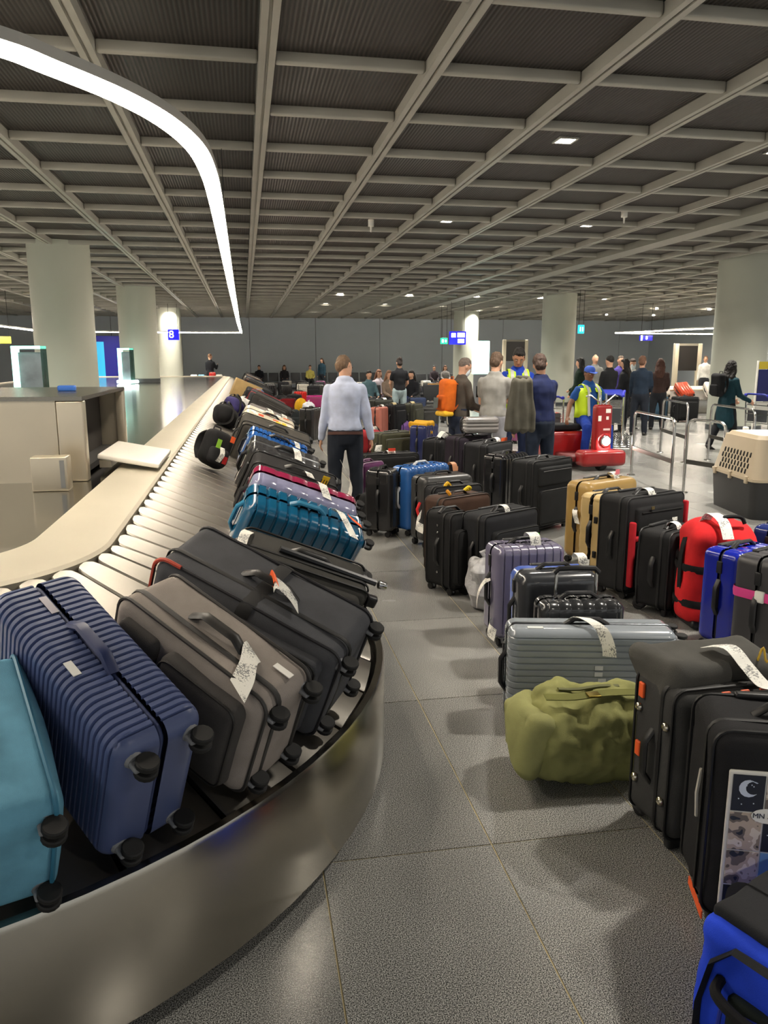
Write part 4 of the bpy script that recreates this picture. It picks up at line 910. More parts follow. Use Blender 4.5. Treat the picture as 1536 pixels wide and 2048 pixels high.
# --- pet crate
e = empty('pet_crate')
CRM = M('a99b84', .5, var=.03, vscale=4); CRB = M('1d1e1f', .55, bump=.1, bscale=90)
L_, D_, HB, HT = 1.06, .70, .40, .43
def tub(z0, z1, s0, s1, n=5):
    V = []; rings = []
    for z, s in ((z0, s0), (z1, s1)):
        P = []
        for cx, cy, a in ((L_ / 2 * s - .09, D_ / 2 * s - .09, 0), (-L_ / 2 * s + .09, D_ / 2 * s - .09, 90), (-L_ / 2 * s + .09, -D_ / 2 * s + .09, 180), (L_ / 2 * s - .09, -D_ / 2 * s + .09, 270)): P += [(x, y, z) for x, y in arc(cx, cy, .09, a, a + 90, n)]
        rings.append(P)
    m = len(rings[0]); V = rings[0] + rings[1]
    F = [[k, (k + 1) % m, m + (k + 1) % m, m + k] for k in range(m)] + [list(range(m))[::-1], [m + k for k in range(m)]]
    return np.array(V), F
part('lower_tub', tub(0, HB, .93, 1.), CRB, e, angle=30); mbx = MB(); mbx.add(*tub(HB, HB + .03, 1.02, 1.02)); mbx.add(*tub(HB + .03, HB + HT, .99, .80)); mbx.add(*tub(HB + HT, HB + HT + .035, .76, .70))
up = part('upper_shell', mbx, CRM, e, angle=30)
part('roof_tray', tub(HB + HT + .035, HB + HT + .042, .62, .6), M('c9d4d2', .35), up)
for rr in range(4):
    for cc in range(9):
        tz = HB + .08 + rr * .058; k = .99 - (tz - HB - .03) / (HT - .03) * .19
        for s in (-1, 1):
            o = part('vent_slot', cached('slot', lambda: mesh('vent_slot', rbox(.024, .03, .055, .009, 2), M('080808', .8))), None, up); o.location = (-.3 + cc * .075 + (rr % 2) * .03, s * (D_ / 2 * k - .001), tz - .02); o.rotation_euler = (math.radians(-12) * s * -1, 0, 0)
for cx in (-.38, 0, .38):
    for s in (-1, 1): part('side_latch', rbox(.05, .03, .08, .008, 2), CRM, e).location = (cx, s * (D_ / 2 + .01), HB - .03)
gm = MB()
for yy in np.linspace(-.2, .2, 8): gm.add(*tube([(-L_ / 2 - .005, yy, .12), (-L_ / 2 * .93, yy, .62)], .004, 5))
part('wire_door', gm, STEEL, e)
part('top_latch', rbox(.07, .05, .05, .015, 2), M('d8d8d2', .4), up).location = (-.38, -.05, HB + HT + .02)
pa = atz(1415, 1005, 0); pb = atz(1536, 1058, 0); u = (pb - pa)[:2]; u /= np.linalg.norm(u); nrm = np.array([-u[1], u[0]])
if nrm[0] < 0: nrm = -nrm
c = pa[:2] + u * L_ / 2 + nrm * D_ / 2
put(e, (c[0], c[1], 0), math.atan2(u[1], u[0]), 'beige and black plastic pet travel crate with vent slots', None, 'pet crate')
# --- far left-of-centre cases between the carousel and the walking man
e, w = F_hard('bright red hard suitcase standing upright far down the lane', (586, 783, 606, 783), .60, .3, w=.42, lod=1, col='c5261f', ribs='x', n=5)
e, w = F_hard('magenta hard suitcase left of the man in the white shirt', (611, 791, 652, 791), .60, .28, lod=1, col='a4276e', ribs=None)
e, w = F_hard('tall black suitcase just left of the man in the white shirt', (622, 817, 660, 812), .70, .3, w=.5, lod=1, col='1b1b1c', ribs='x', n=5)
e = plastic_bag('plastic_sack', .3, .4, .62, 'c6c8d0', 9.); p = atz(618, 858, 0); put(e, (p[0], p[1], 0), 0, 'pale grey plastic-wrapped bundle before the tall black suitcase', GF, 'bag')
e = duffel('holdall', .3, .5, .62, 'c99a16', lod=1, seed=81., straps=False); p = atz(605, 850, 0); put(e, (p[0] + .05, p[1] + 1.2, 0), .2, 'yellow holdall squeezed between the red and the magenta suitcases', GF, 'bag')
e, w = F_soft('black suitcase beside the bright red one, nearer the carousel', (572, 790, 584, 790), .6, .3, w=.42, lod=1, col='25252a', seed=82., pockets=1)
e, w = F_soft('dark red suitcase beside the carousel rim far down the lane', (560, 797, 574, 797), .55, .3, w=.4, lod=1, col='7a1720', seed=83., pockets=1)
e = backpack('backpack', .3, .22, .42, '23282a'); p = atz(588, 852, 0); put(e, (p[0], p[1], 0), .3, 'small dark backpack on the floor below the bright red suitcase', GF, 'backpack')
e = duffel('holdall', .4, .3, .3, 'd2431f', lod=1, seed=84.); p = atz(572, 800, .4); put(e, (p[0], p[1] + 2.2, 0), 0, 'orange holdall beside the carousel far down the lane', GF, 'bag')
# --- middle block behind the walking man
e, w = F_hard('salmon pink hard suitcase right of the man in the white shirt', (757, 815, 778, 813), .62, .28, w=.4, lod=1, col='b06a5c', ribs='x', n=6); top_tag(e, .05, .62, L=.05, w=.1)
e, w = F_soft('black suitcase with raised handle right of the salmon pink one', (785, 810, 818, 808), .66, .3, w=.4, lod=1, col='17181c', seed=85., pockets=1, tele=.0); top_tag(e, -.12, .66, L=.06, w=.12, mat=M('c9b88a', .7))
e, w = F_soft('olive drab suitcase right of the black one with raised handle', (822, 808, 850, 806), .66, .3, w=.42, lod=1, col='43443a', seed=86., pockets=1); top_tag(e, -.12, .66, L=.02, w=.14, mat=M('cdb98a', .7))
e, w = F_soft('large dark green-grey suitcase below the woman in pale trousers', (745, 801, 790, 799), .70, .32, w=.62, lod=1, col='33352f', seed=87., pockets=1); top_tag(e, .1, .7, L=.12, w=.1)
e, w = F_soft('red suitcase in front of the people sitting on the floor', (738, 778, 768, 778), .5, .3, w=.6, lod=1, col='b02228', seed=88., pockets=1)
e, w = F_soft('grey suitcase behind the yellow cloth by the orange backpack', (835, 815, 862, 815), .55, .3, w=.42, lod=1, col='4a4a48', seed=89., pockets=1)
e = duffel('holdall', .42, .3, .3, '6a4a86', lod=1, seed=90.); p = atz(775, 848, 0); put(e, (p[0] - .15, p[1] - 2.7, 0), .4, 'violet holdall lying at the foot of the salmon pink suitcase', GF, 'bag')
# --- crowd of small far cases in front of the back wall
rs = random.Random(21); done = []
protos = {}
def far_case(c, kind):
    k = (c, kind)
    if k not in protos:
        protos[k] = hard_case('suitcase', .44, .27, .64, c, lod=2, ribs='x', n=5) if kind == 0 else (soft_case('suitcase', .45, .28, .66, c, lod=2, pockets=1, seed=95.) if kind == 1 else duffel('holdall', .55, .3, .34, c, lod=2, seed=97.))
        return protos[k]
    return copy_tree(protos[k])
FC2 = dict(FARN); FC2.update({'b5342b': 'red', 'd8d4c8': 'off-white', 'c98a2e': 'ochre', '4f6a9c': 'blue', '7d3b66': 'plum'})
keys = list(FC2)
kn = {0: ('hard suitcase', 'suitcase'), 1: ('soft suitcase', 'suitcase'), 2: ('holdall', 'bag')}
spots = []
for row, (yy, xa, xb, st) in enumerate(((18.7, 4.5, 5.4, .62), (20.2, 2.6, 5.6, .66), (23.5, 2.9, 6.0, .62), (26.2, 2.9, 7., .62), (29., 1.2, 8.2, .62), (31.5, 1.0, 8.8, .66), (34., 1.0, 9.0, .7), (14.2, 5.0, 5.9, .7), (36.6, 1.2, 9.4, .75))):
    x = xa
    while x < xb: spots.append((x + rs.uniform(-.12, .12), yy + rs.uniform(-.5, .5), row)); x += st
rowname = ['behind the salmon pink suitcase', 'around the feet of the woman in pale trousers', 'before the people sitting on the floor', 'just beyond the sitting people', 'in the far field of bags, front', 'in the far field of bags, middle', 'in the far field of bags, rear', 'beside the man with the orange backpack', 'in the last row before the back wall']
cnt = {}
for (x, y, row) in spots:
    c = rs.choice(keys); kd = rs.choice((0, 1, 1, 0, 2)); e = far_case(c, kd)
    e.location = (x, y, 0); e.rotation_euler = (0, 0, rs.uniform(-.5, .5))
    k = (row, c, kd); cnt[k] = cnt.get(k, 0) + 1
    tag(e, 'small distant %s %s %s' % (FC2[c], kn[kd][0], rowname[row]), kn[kd][1], 'small bags across the far floor')
# ================================================================== PEOPLE
PI = math.pi
TMP = bpy.data.scenes.new('workbench')     # scratch scene for fusing shapes, removed at the end
def nz(v): v = np.asarray(v, float); return v / max(np.linalg.norm(v), 1e-9)
def loft(P, R, xdir, n=14):
    """closed organic tube: ring i is an ellipse (rx along xdir, ry across), round ends"""
    P = [np.asarray(p, float) for p in P]; R = [(r, r) if not hasattr(r, '__len__') else r for r in R]
    d0, d1 = nz(P[0] - P[1]), nz(P[-1] - P[-2])
    P2 = [P[0] + d0 * min(R[0]) * .85, P[0] + d0 * min(R[0]) * .5] + P + [P[-1] + d1 * min(R[-1]) * .5, P[-1] + d1 * min(R[-1]) * .85]
    sc = lambda r, k: (r[0] * k, r[1] * k)
    R2 = [sc(R[0], .42), sc(R[0], .83)] + R + [sc(R[-1], .83), sc(R[-1], .42)]
    V = []; F = []; m = len(P2)
    for i in range(m):
        t = nz(P2[min(i + 1, m - 1)] - P2[max(i - 1, 0)]); x = np.asarray(xdir, float); x = nz(x - t * (x @ t)); y = np.cross(t, x)
        for k in range(n):
            a = 2 * math.pi * k / n; V.append(P2[i] + x * R2[i][0] * math.cos(a) + y * R2[i][1] * math.sin(a))
    for i in range(m - 1):
        for k in range(n): F.append([i * n + k, i * n + (k + 1) % n, (i + 1) * n + (k + 1) % n, (i + 1) * n + k])
    F.append(list(range(n))[::-1]); F.append([(m - 1) * n + k for k in range(n)])
    return np.array(V), F
def ball(c, r, n=12):
    r = np.array(r if hasattr(r, '__len__') else (r, r, r)); V = []; F = []
    for i in range(1, n // 2):
        a = math.pi * i / (n // 2)
        for k in range(n): b = 2 * math.pi * k / n; V.append((math.sin(a) * math.cos(b), math.sin(a) * math.sin(b), math.cos(a)))
    q = n // 2 - 1
    for i in range(q - 1):
        for k in range(n): F.append([i * n + k, (i + 1) * n + k, (i + 1) * n + (k + 1) % n, i * n + (k + 1) % n])
    F.append(list(range(n))); F.append([(q - 1) * n + k for k in range(n)][::-1])
    return np.array(V) * r + np.asarray(c), F
def fuse(shapes, vox, mat, name, smooth=3, wrinkle=0., wsc=14.):
    mb = MB()
    for s in shapes: mb.add(*s)
    o = bpy.data.objects.new('tmp', mesh('tmp', mb, mat, smooth=False)); TMP.collection.objects.link(o)
    r = o.modifiers.new('r', 'REMESH'); r.mode = 'VOXEL'; r.voxel_size = vox; r.use_smooth_shade = True
    if smooth: s = o.modifiers.new('s', 'SMOOTH'); s.factor = .5; s.iterations = smooth
    TMP.view_layers[0].update()
    me = bpy.data.meshes.new_from_object(o.evaluated_get(TMP.view_layers[0].depsgraph)); me.name = name
    bpy.data.objects.remove(o)
    if wrinkle:
        n = len(me.vertices); co = np.empty(n * 3); me.vertices.foreach_get('co', co); no = np.empty(n * 3); me.vertices.foreach_get('normal', no)
        co = co.reshape(-1, 3); no = no.reshape(-1, 3)
        w = np.array([noise.noise(Vector((p[0] * wsc, p[1] * wsc, p[2] * wsc * .55))) for p in co]); co += no * (w * wrinkle)[:, None]
        me.vertices.foreach_set('co', co.ravel()); me.update()
    me.materials.clear(); me.materials.append(mat)
    me.polygons.foreach_set('use_smooth', [True] * len(me.polygons))
    return me
def ddir(p, ab, s):
    p, ab = math.radians(p), math.radians(ab); return nz((s * math.sin(ab), math.sin(p) * math.cos(ab), -math.cos(p) * math.cos(ab)))
def rodr(v, ax, deg): return np.array(Matrix.Rotation(math.radians(deg), 3, Vector(ax)) @ Vector(v))
SKIN = {'light': 'c99a7e', 'mid': 'a8775a', 'dark': '7a523c'}
def human(lab, loc, rz, H=1.75, lean=0., head=(0, 0), arms=((5, 8, 12, 4), (5, 8, 12, 4)), legs=((0, 4, 0), (0, 4, 0)), seat=None, girth=1., tucked=False, skin='light',
          shirt='888888', sleeve='long', trousers='222530', shorts=False, shoes='1a1a1a', hair=('3a2a20', 'short'), belt_c=None, vest=None, cap=None, mask=None, jacket=None, vox=.011, group=None, cat='person', coat=False, z=0., fingers=True):
    s = H / 1.75; e = empty('person', lab, cat, group, (loc[0], loc[1], z), rz); SK = M(SKIN[skin], .55, var=.05, vscale=12)
    L = math.radians(lean); u = np.array([0, math.sin(L), math.cos(L)]); f = np.array([0, math.cos(L), -math.sin(L)]); X = np.array([1., 0, 0]); G = girth
    hip = np.zeros(3); T = lambda k, o=0.: hip + u * k * s + f * o * s
    hp, hy = head; nd = nz(u * .75 + rodr(u, X, -hp * .6) * .25 + np.array([0, 0, .2])); nb = T(.505)
    hu = rodr(nz(u + np.array([0, 0, .6])), X, -hp); hf = np.cross(hu, X) * 1.; hf = nz(hf)
    if hf[1] < 0: hf = -hf
    hf = rodr(hf, hu, -hy); hr = np.cross(hf, hu); hc = nb + nd * .085 * s + hu * .085 * s
    # joints
    J = {}
    for k, sd in enumerate((1, -1)):
        a = arms[k]; sh = T(.425) + X * sd * .168 * s * (.5 + .5 * G); el = sh + ddir(a[0], a[1], sd) * .285 * s; wr = el + ddir(a[2], a[3], sd) * .25 * s
        l = legs[k]; hj = hip + X * sd * .088 * s + np.array([0, 0, -.03 * s]); kn = hj + ddir(l[0], l[1], sd) * .41 * s; an = kn + ddir(l[2], l[1] * .4, sd) * .41 * s
        J[sd] = (sh, el, wr, hj, kn, an, ddir(a[2], a[3], sd))
    sole = min(J[1][5][2], J[-1][5][2]) - .075 * s
    dz = -sole if seat is None else seat + .105 * s
    up = np.array([0, 0, dz]); mv = lambda p: p + up
    def torso(g, k0=-.07, k1=.51, infl=0.):
        pr = [(-.07, .150, .112), (0, .165, .122), (.12, .146, .108), (.24, .155, .115), (.34, .168, .120), (.42, .176, .108), (.47, .15, .09), (.505, .085, .066)]
        pr = [q for q in pr if k0 - .001 <= q[0] <= k1 + .001]
        return loft([mv(T(q[0])) for q in pr], [((q[1] * G + infl) * s, (q[2] * G + infl) * s) for q in pr], X, 20)
    def arm(sd, rad, upto=1., start=0.):
        sh, el, wr = J[sd][:3]; P = [sh, sh * .5 + el * .5, el, el * .5 + wr * .5, wr]
        n = 5 if upto >= 1 else (2 if upto < .5 else 3); P = P[:n]
        if upto < .5: P[-1] = sh * .42 + el * .58
        return loft([mv(p) for p in P], [r * s for r in rad[:n]], X if abs(nz(el - sh)[0]) < .8 else (0, 1, 0), 12)
    def leg(sd, rad, upto=1.):
        hj, kn, an = J[sd][3:6]; P = [hj, hj * .5 + kn * .5, kn, kn * .55 + an * .45, an]
        n = 5 if upto >= 1 else 3; return loft([mv(p) for p in P[:n]], [r * s for r in rad[:n]], X, 14)
    def foot(sd, k=1.):
        an = mv(J[sd][5]); sh = nz(J[sd][5] - J[sd][4]); fw = nz(np.array([0, 1, 0]) - sh * sh[1]) if abs(sh[1]) > .35 else np.array([sd * .15, 1., 0]); dn = np.array([0, 0, -1.])
        return loft([an + dn * .035 * s - fw * .045 * s, an + dn * .045 * s + fw * .04 * s, an + dn * .052 * s + fw * .12 * s, an + dn * .055 * s + fw * .17 * s], [(.036 * k * s, .034 * s), (.04 * k * s, .036 * s), (.044 * k * s, .026 * s), (.034 * k * s, .018 * s)], X, 12)
    # ------- body
    B = [torso(1)]
    hpnt = lambda r_, f_, u_: mv(hc + hr * r_ * s + hf * f_ * s + hu * u_ * s)
    B.append(loft([mv(nb - u * .03 * s), mv(hc - hu * .05 * s - hf * .012 * s)], [.058 * s, .054 * s], X))
    B.append(loft([hpnt(0, .04, -.108), hpnt(0, .028, -.085), hpnt(0, .012, -.045), hpnt(0, .002, .01), hpnt(0, -.004, .055), hpnt(0, -.008, .084)], [(.034 * s, .036 * s), (.054 * s, .062 * s), (.066 * s, .083 * s), (.074 * s, .096 * s), (.071 * s, .09 * s), (.042 * s, .052 * s)], hr, 18))
    B.append(loft([hpnt(0, .09, .02), hpnt(0, .112, -.018), hpnt(0, .104, -.03)], [.009 * s, .014 * s, .012 * s], hr, 8))
    for sd in (1, -1): B.append(ball(hpnt(sd * .075, -.01, -.005), np.array((.012, .022, .032)) * s, 10))
    for sd in (1, -1):
        B.append(arm(sd, (.055, .047, .041, .037, .027))); B.append(leg(sd, (.088, .076, .056, .052, .038))); B.append(foot(sd, .85))
        sh, el, wr, hj, kn, an, hd = J[sd]
        ac = np.array([0, 1., 0]); ac = ac - hd * (ac @ hd)
        if np.linalg.norm(ac) < .45: ac = np.array([0, 0, 1.]); ac = ac - hd * (ac @ hd)
        ac = nz(ac); pn = nz(np.cross(hd, ac));
        if pn[0] * sd > 0: pn = -pn
        w_ = mv(wr); B.append(loft([w_, w_ + hd * .03 * s, w_ + hd * .085 * s], [(.026 * s, .02 * s), (.036 * s, .016 * s), (.04 * s, .014 * s)], ac, 12))
        if fingers:
            for q, (o_, ln) in enumerate(((.031, .07), (.0105, .08), (-.0105, .075), (-.031, .058))):
                b0 = w_ + hd * .08 * s + ac * o_ * s; b1 = b0 + nz(hd + pn * .25) * ln * .5 * s; b2 = b1 + nz(hd + pn * 1.0) * ln * .5 * s
                B.append(loft([b0, b1, b2], [.0095 * s, .009 * s, .0075 * s], ac, 8))
            t0 = w_ + hd * .03 * s + ac * .032 * s; t1 = t0 + nz(hd + ac * .8 + pn * .3) * .04 * s; t2 = t1 + nz(hd + ac * .15 + pn * .4) * .03 * s
            B.append(loft([t0, t1, t2], [.012 * s, .0105 * s, .008 * s], ac, 8))
    part('body', fuse(B, vox, SK, 'body', 2), None, e)
    # ------- clothes
    SH = fabric(shirt); sl = []
    for sd in (1, -1): sl.append(arm(sd, (.064, .061, .055, .050, .042), 1. if sleeve == 'long' else .4))
    lo = -.28 if coat else -.09
    tor = torso(1, 0. if tucked else -.07, .51, .014)
    S = [tor] + sl
    if coat: S.append(loft([mv(T(.05)), mv(T(-.12)), mv(hip + np.array([0, 0, -.38 * s]))], [(.178 * s, .135 * s), (.19 * s, .15 * s), (.2 * s, .165 * s)], X, 18))
    S.append(loft([mv(nb - u * .04 * s), mv(nb + nd * .02 * s)], [.076 * s, .066 * s], X))
    part('shirt' if not coat else 'coat', fuse(S, max(vox, .012), SH, 'shirt', 3, .010 * s), None, e)
    TR = fabric(trousers); S = [loft([mv(T(-.1)), mv(T(-.04)), mv(T(.0 if tucked else .09))], [(.158 * G * s, .125 * G * s), (.176 * G * s, .136 * G * s), (.166 * G * s, .124 * G * s)], X, 18)]
    if seat is not None: S.append(ball(mv(hip + np.array([0, .02, -.03]) * s), np.array((.17, .15, .1)) * s, 14))
    for sd in (1, -1): S.append(leg(sd, (.104, .094, .076, .070, .062), .5 if shorts else 1.))
    part('shorts' if shorts else 'trousers', fuse(S, max(vox, .012), TR, 'trousers', 3, .008 * s), None, e)
    for sd in (1, -1): part('shoe', fuse([foot(sd, 1.12), loft([mv(J[sd][5]), mv(J[sd][5]) - np.array([0, 0, .05 * s])], [.048 * s, .05 * s], X)], max(vox, .012), M(shoes, .5), 'shoe', 2), None, e)
    if belt_c: part('belt', (np.array([mv(T(k_)) + X * .184 * G * s * math.cos(a_) + f * .143 * G * s * math.sin(a_) for k_ in (-.062, -.03) for a_ in np.linspace(0, 2 * PI, 33)[:-1]]), [[i, (i + 1) % 32, 32 + (i + 1) % 32, 32 + i] for i in range(32)]), M(belt_c, .5), e, angle=180)
    hcol, hs = hair; HM = M(hcol, .7, var=.25, vscale=40, bump=.6, bscale=160)
    if hs != 'bald':
        HB = [ball(hpnt(0, -.020, .042), np.array((.081, .094, .100)) * s, 16), ball(hpnt(0, -.05, -.015), np.array((.074, .062, .075)) * s, 14), ball(hpnt(0, .03, .085), np.array((.06, .06, .035)) * s, 12)]
        if hs == 'long':
            for sd in (-1, 0, 1): HB.append(loft([hpnt(sd * .05, -.03, .03), hpnt(sd * .075, -.055 if sd == 0 else -.03, -.08), hpnt(sd * .07, -.075, -.2), hpnt(sd * .05, -.085, -.33)], [.05 * s, .05 * s, .05 * s, .03 * s], X, 10))
        if hs == 'bun': HB.append(ball(hpnt(0, -.09, .1), .05 * s, 12))
        if hs == 'cropped': HB = [ball(hpnt(0, -.016, .038), np.array((.080, .096, .094)) * s, 16)]
        part('hair', fuse(HB, max(vox * .8, .009), HM, 'hair', 1, .008, 60), None, e)
    if vox < .02:
        for sd in (1, -1):
            o = part('eye', ball(hpnt(sd * .031, .0815, .012), .0105 * s, 10), M('b9ada2', .4), e); part('iris', ball(hpnt(sd * .031, .0875, .010), .0065 * s, 8), M('2a1c14', .3), o)
            part('eyebrow', tube([hpnt(sd * .016, .098, .033), hpnt(sd * .034, .095, .038), hpnt(sd * .05, .082, .032)], .0045 * s, 6), HM if hs != 'bald' else M('5a4636', .7), e)
        part('mouth', tube([hpnt(-.024, .088, -.061), hpnt(-.01, .1, -.058), hpnt(.01, .1, -.058), hpnt(.024, .088, -.061)], .006 * s, 6), M('9a5a50', .5), e)
    if mask: part('face_mask', loft([hpnt(0, .045, -.1), hpnt(0, .05, -.055), hpnt(0, .055, -.015)], [(.05 * s, .05 * s), (.062 * s, .06 * s), (.058 * s, .045 * s)], hr, 16), M(mask, .8), e)
    if cap:
        part('cap', fuse([ball(hpnt(0, -.005, .062), np.array((.085, .105, .078)) * s, 18)], .012, fabric(cap), 'cap', 2), None, e)
        part('cap_peak', loft([hpnt(-.05, .1, .05), hpnt(0, .14, .045), hpnt(.05, .1, .05)], [(.045 * s, .008 * s)] * 3, hf, 10), fabric(cap), e)
    if vest:
        VM = M(vest, .6, emit=0., var=.05); V_ = MB()
        pr = [(-.02, .20, .155), (.1, .185, .146), (.24, .182, .145), (.36, .192, .15), (.45, .165, .125)]
        n = 40; ring = []
        for q in pr:
            for k in range(n + 1):
                a = math.radians(-90 + 26) + (2 * math.pi - math.radians(52)) * k / n  # opening at front
                a = math.pi / 2 + math.radians(22) + (2 * math.pi - math.radians(44)) * k / n
                ring.append(mv(T(q[0])) + X * q[1] * G * s * math.cos(a) + f * q[2] * G * s * math.sin(a))
        Fv = []
        for i in range(len(pr) - 1):
            for k in range(n):
                arm_gap = i == 3 and (abs((math.degrees(math.pi / 2 + math.radians(22) + (2 * math.pi - math.radians(44)) * (k + .5) / n) % 360) - 180) < 22 or abs(((math.degrees(math.pi / 2 + math.radians(22) + (2 * math.pi - math.radians(44)) * (k + .5) / n) + 180) % 360) - 180) < 22)
                if not arm_gap: Fv.append([i * (n + 1) + k, i * (n + 1) + k + 1, (i + 1) * (n + 1) + k + 1, (i + 1) * (n + 1) + k])
        vo = part('safety_vest', (np.array(ring), Fv), VM, e, angle=180); sm = vo.modifiers.new('th', 'SOLIDIFY'); sm.thickness = .008
        for sd in (1, -1):
            P = [mv(T(.0) + X * sd * .1 * s + f * .162 * s * G), mv(T(.24) + X * sd * .1 * s + f * .150 * s * G), mv(T(.38) + X * sd * .095 * s + f * .145 * s * G), mv(T(.47) + X * sd * .09 * s + f * .1 * s), mv(T(.515) + X * sd * .085 * s), mv(T(.47) + X * sd * .09 * s - f * .1 * s), mv(T(.38) + X * sd * .1 * s - f * .145 * s)]
            part('vest_shoulder', ribbon(catmull(P[2:], 4), X, .1 * s, .008), VM, vo); part('reflective_strip', ribbon(catmull([p + f * .008 * (1 if i < 4 else -1) + u * .004 for i, p in enumerate(P)], 4), X, .045 * s, .004), M('b8b8b0', .35), vo)
    e['_j'] = 0; del e['_j']
    return e, dict(T=lambda k, o=0., x=0.: mv(T(k, o)) + X * x * s, J={k: tuple(mv(p) for p in v[:6]) for k, v in J.items()}, f=f, u=u, s=s, hp=hpnt)
PI = math.pi
def face(px, py, dist):
    p = aty(px, py, dist); return (p[0], p[1])
def gx(px, y): return aty(px, 800, y)[0]
PI = math.pi
# 1 man walking away in a pale blue shirt
human('man in pale blue shirt and dark trousers walking away down the lane', (gx(690, 8.25), 8.25), -.1, 1.735, lean=6, head=(36, 38), arms=((-2, 13, 4, 10), (2, 10, 8, 9)), legs=((4, 4, -4), (-3, 4, -10)), shirt='b9c2da', tucked=True, trousers='20252f', belt_c='4a2a20', hair=('6b543f', 'short'), shoes='14161a', vox=.0095, girth=1.04)
# 2 man with orange backpack, in profile facing right
e, q = human('man in brown-grey sweater with an orange backpack, standing in profile', (gx(918, 10.3), 10.3), -1.35, 1.70, lean=4, head=(24, 0), arms=((12, 8, 70, -6), (14, 8, 72, -6)), shirt='4b443d', trousers='20283a', hair=('6e625a', 'cropped'), mask='cfd8de', vox=.0105, girth=1.08)
b = backpack('backpack', .30, .18, .46, 'd9691e', trim='b85a1c', pocket='c75c18'); tag(b, 'bright orange backpack worn by the man in the brown-grey sweater', 'backpack')
b.matrix_basis = Matrix.Translation((gx(918, 10.3), 10.3, 0)) @ Matrix.Rotation(-1.35, 4, 'Z') @ Matrix.Translation((0, -.20, .93)) @ Matrix.Rotation(math.radians(-4), 4, 'X')
flat_patch(b, 'grey_patch', (.0, -.165, .13), (.13, .14), '-y', fabric('5d6462'))
o = part('yellow_rain_cover', rbox(.28, .16, .07, .03, 3, disp=lumpy(.02, 12, 2)), fabric('e0b030'), b, angle=180); o.location = (0, -.02, -.04)
tag(part('phone', rbox(.075, .008, .15, .004, 2), M('101114', .25)), 'dark phone held by the man with the orange backpack', 'phone').location = (gx(955, 10.25), 10.2, 1.14)
# 3 man in grey t-shirt
human('man in light grey t-shirt and grey shorts standing among the suitcases', (gx(986, 9.75), 9.75), -.75, 1.765, lean=4, head=(22, 0), arms=((18, 6, 78, -20), (14, 8, 74, -14)), shirt='8f8d88', sleeve='short', trousers='8d8d93', hair=('5a4636', 'short'), vox=.0105, girth=1.06)
# 4 hi-vis man facing the camera
human('man in yellow safety vest and blue shirt facing the camera among the group', (gx(1032, 10.6), 10.6), PI - .15, 1.84, lean=5, head=(30, 10), arms=((16, 8, 68, -18), (16, 8, 68, -18)), shirt='1f3ea8', sleeve='short', trousers='1a2440', hair=('1c1714', 'short'), skin='mid', vest='b9e01c', vox=.0105)
# 5 man in navy
e, q = human('man in navy t-shirt and jeans with a jacket over his shoulder, back turned', (gx(1083, 9.0), 9.0), .25, 1.735, lean=3, head=(16, 30), arms=((14, 6, 60, -10), (4, 14, 20, 8)), shirt='131d44', sleeve='short', trousers='1d2636', hair=('3d2a20', 'short'), vox=.0105, girth=1.08)
jk = empty('jacket', 'olive grey jacket slung over the shoulder of the man in navy', 'jacket', None, (gx(1043, 8.75), 8.78, 0), .15)
V, Fc = rbox(.30, .12, .64, .05, 4, ex=np.linspace(-.13, .13, 9), ez=np.linspace(-.26, .26, 7), disp=lambda P, N: np.array([.022 * math.sin(p[0] * 62 + p[2] * 3) + .02 * noise.noise(Vector((p[0] * 8, 0, p[2] * 5))) for p in P]) * (.4 + .6 * np.clip(.5 - P[:, 2], 0, 1)))
V[:, 0] *= (1.18 - .5 * np.clip(V[:, 2] / .64 - .35, 0, 1)); part('cloth', (V, Fc), fabric('57544a'), jk, angle=180).location = (0, 0, .79)
part('collar', rbox(.16, .12, .07, .03, 3, disp=lumpy(.01, 9, 1)), fabric('4a473e'), jk, angle=180).location = (.04, .03, 1.39)
# 6 seated man in the blue cap on the red tug
TUGX, TUGY = gx(1196, 11.2), 11.25
human('seated man in blue cap and yellow safety vest on the red tug', (gx(1180, 11.75), 11.8), PI + .12, 1.74, lean=-4, head=(14, 0), arms=((8, 34, 35, 26), (30, 24, 55, -40)), legs=((72, 20, 6), (70, 8, 4)), seat=.64, shirt='1c4a8a', sleeve='short', trousers='1b3a94', hair=('2a1f1a', 'cropped'), skin='dark', vest='c8e81e', cap='4b6cd0', vox=.0105, girth=1.18, shoes='17171a')
# 7 woman in teal coat
human('woman with long black hair in a dark teal coat walking at the right', (gx(1457, 12.9), 12.95), -1.45, 1.66, lean=4, head=(4, -25), arms=((18, 6, 62, 4), (18, 6, 62, 4)), legs=((14, 3, 6), (-12, 3, -22)), shirt='10323c', trousers='15171c', hair=('15110f', 'long'), coat=True, vox=.012)
b = backpack('backpack', .28, .16, .42, '121316'); tag(b, 'small black backpack on the back of the woman in teal', 'backpack')
b.matrix_basis = Matrix.Translation((gx(1457, 12.9), 12.95, 0)) @ Matrix.Rotation(-1.45, 4, 'Z') @ Matrix.Translation((0, -.23, .98))
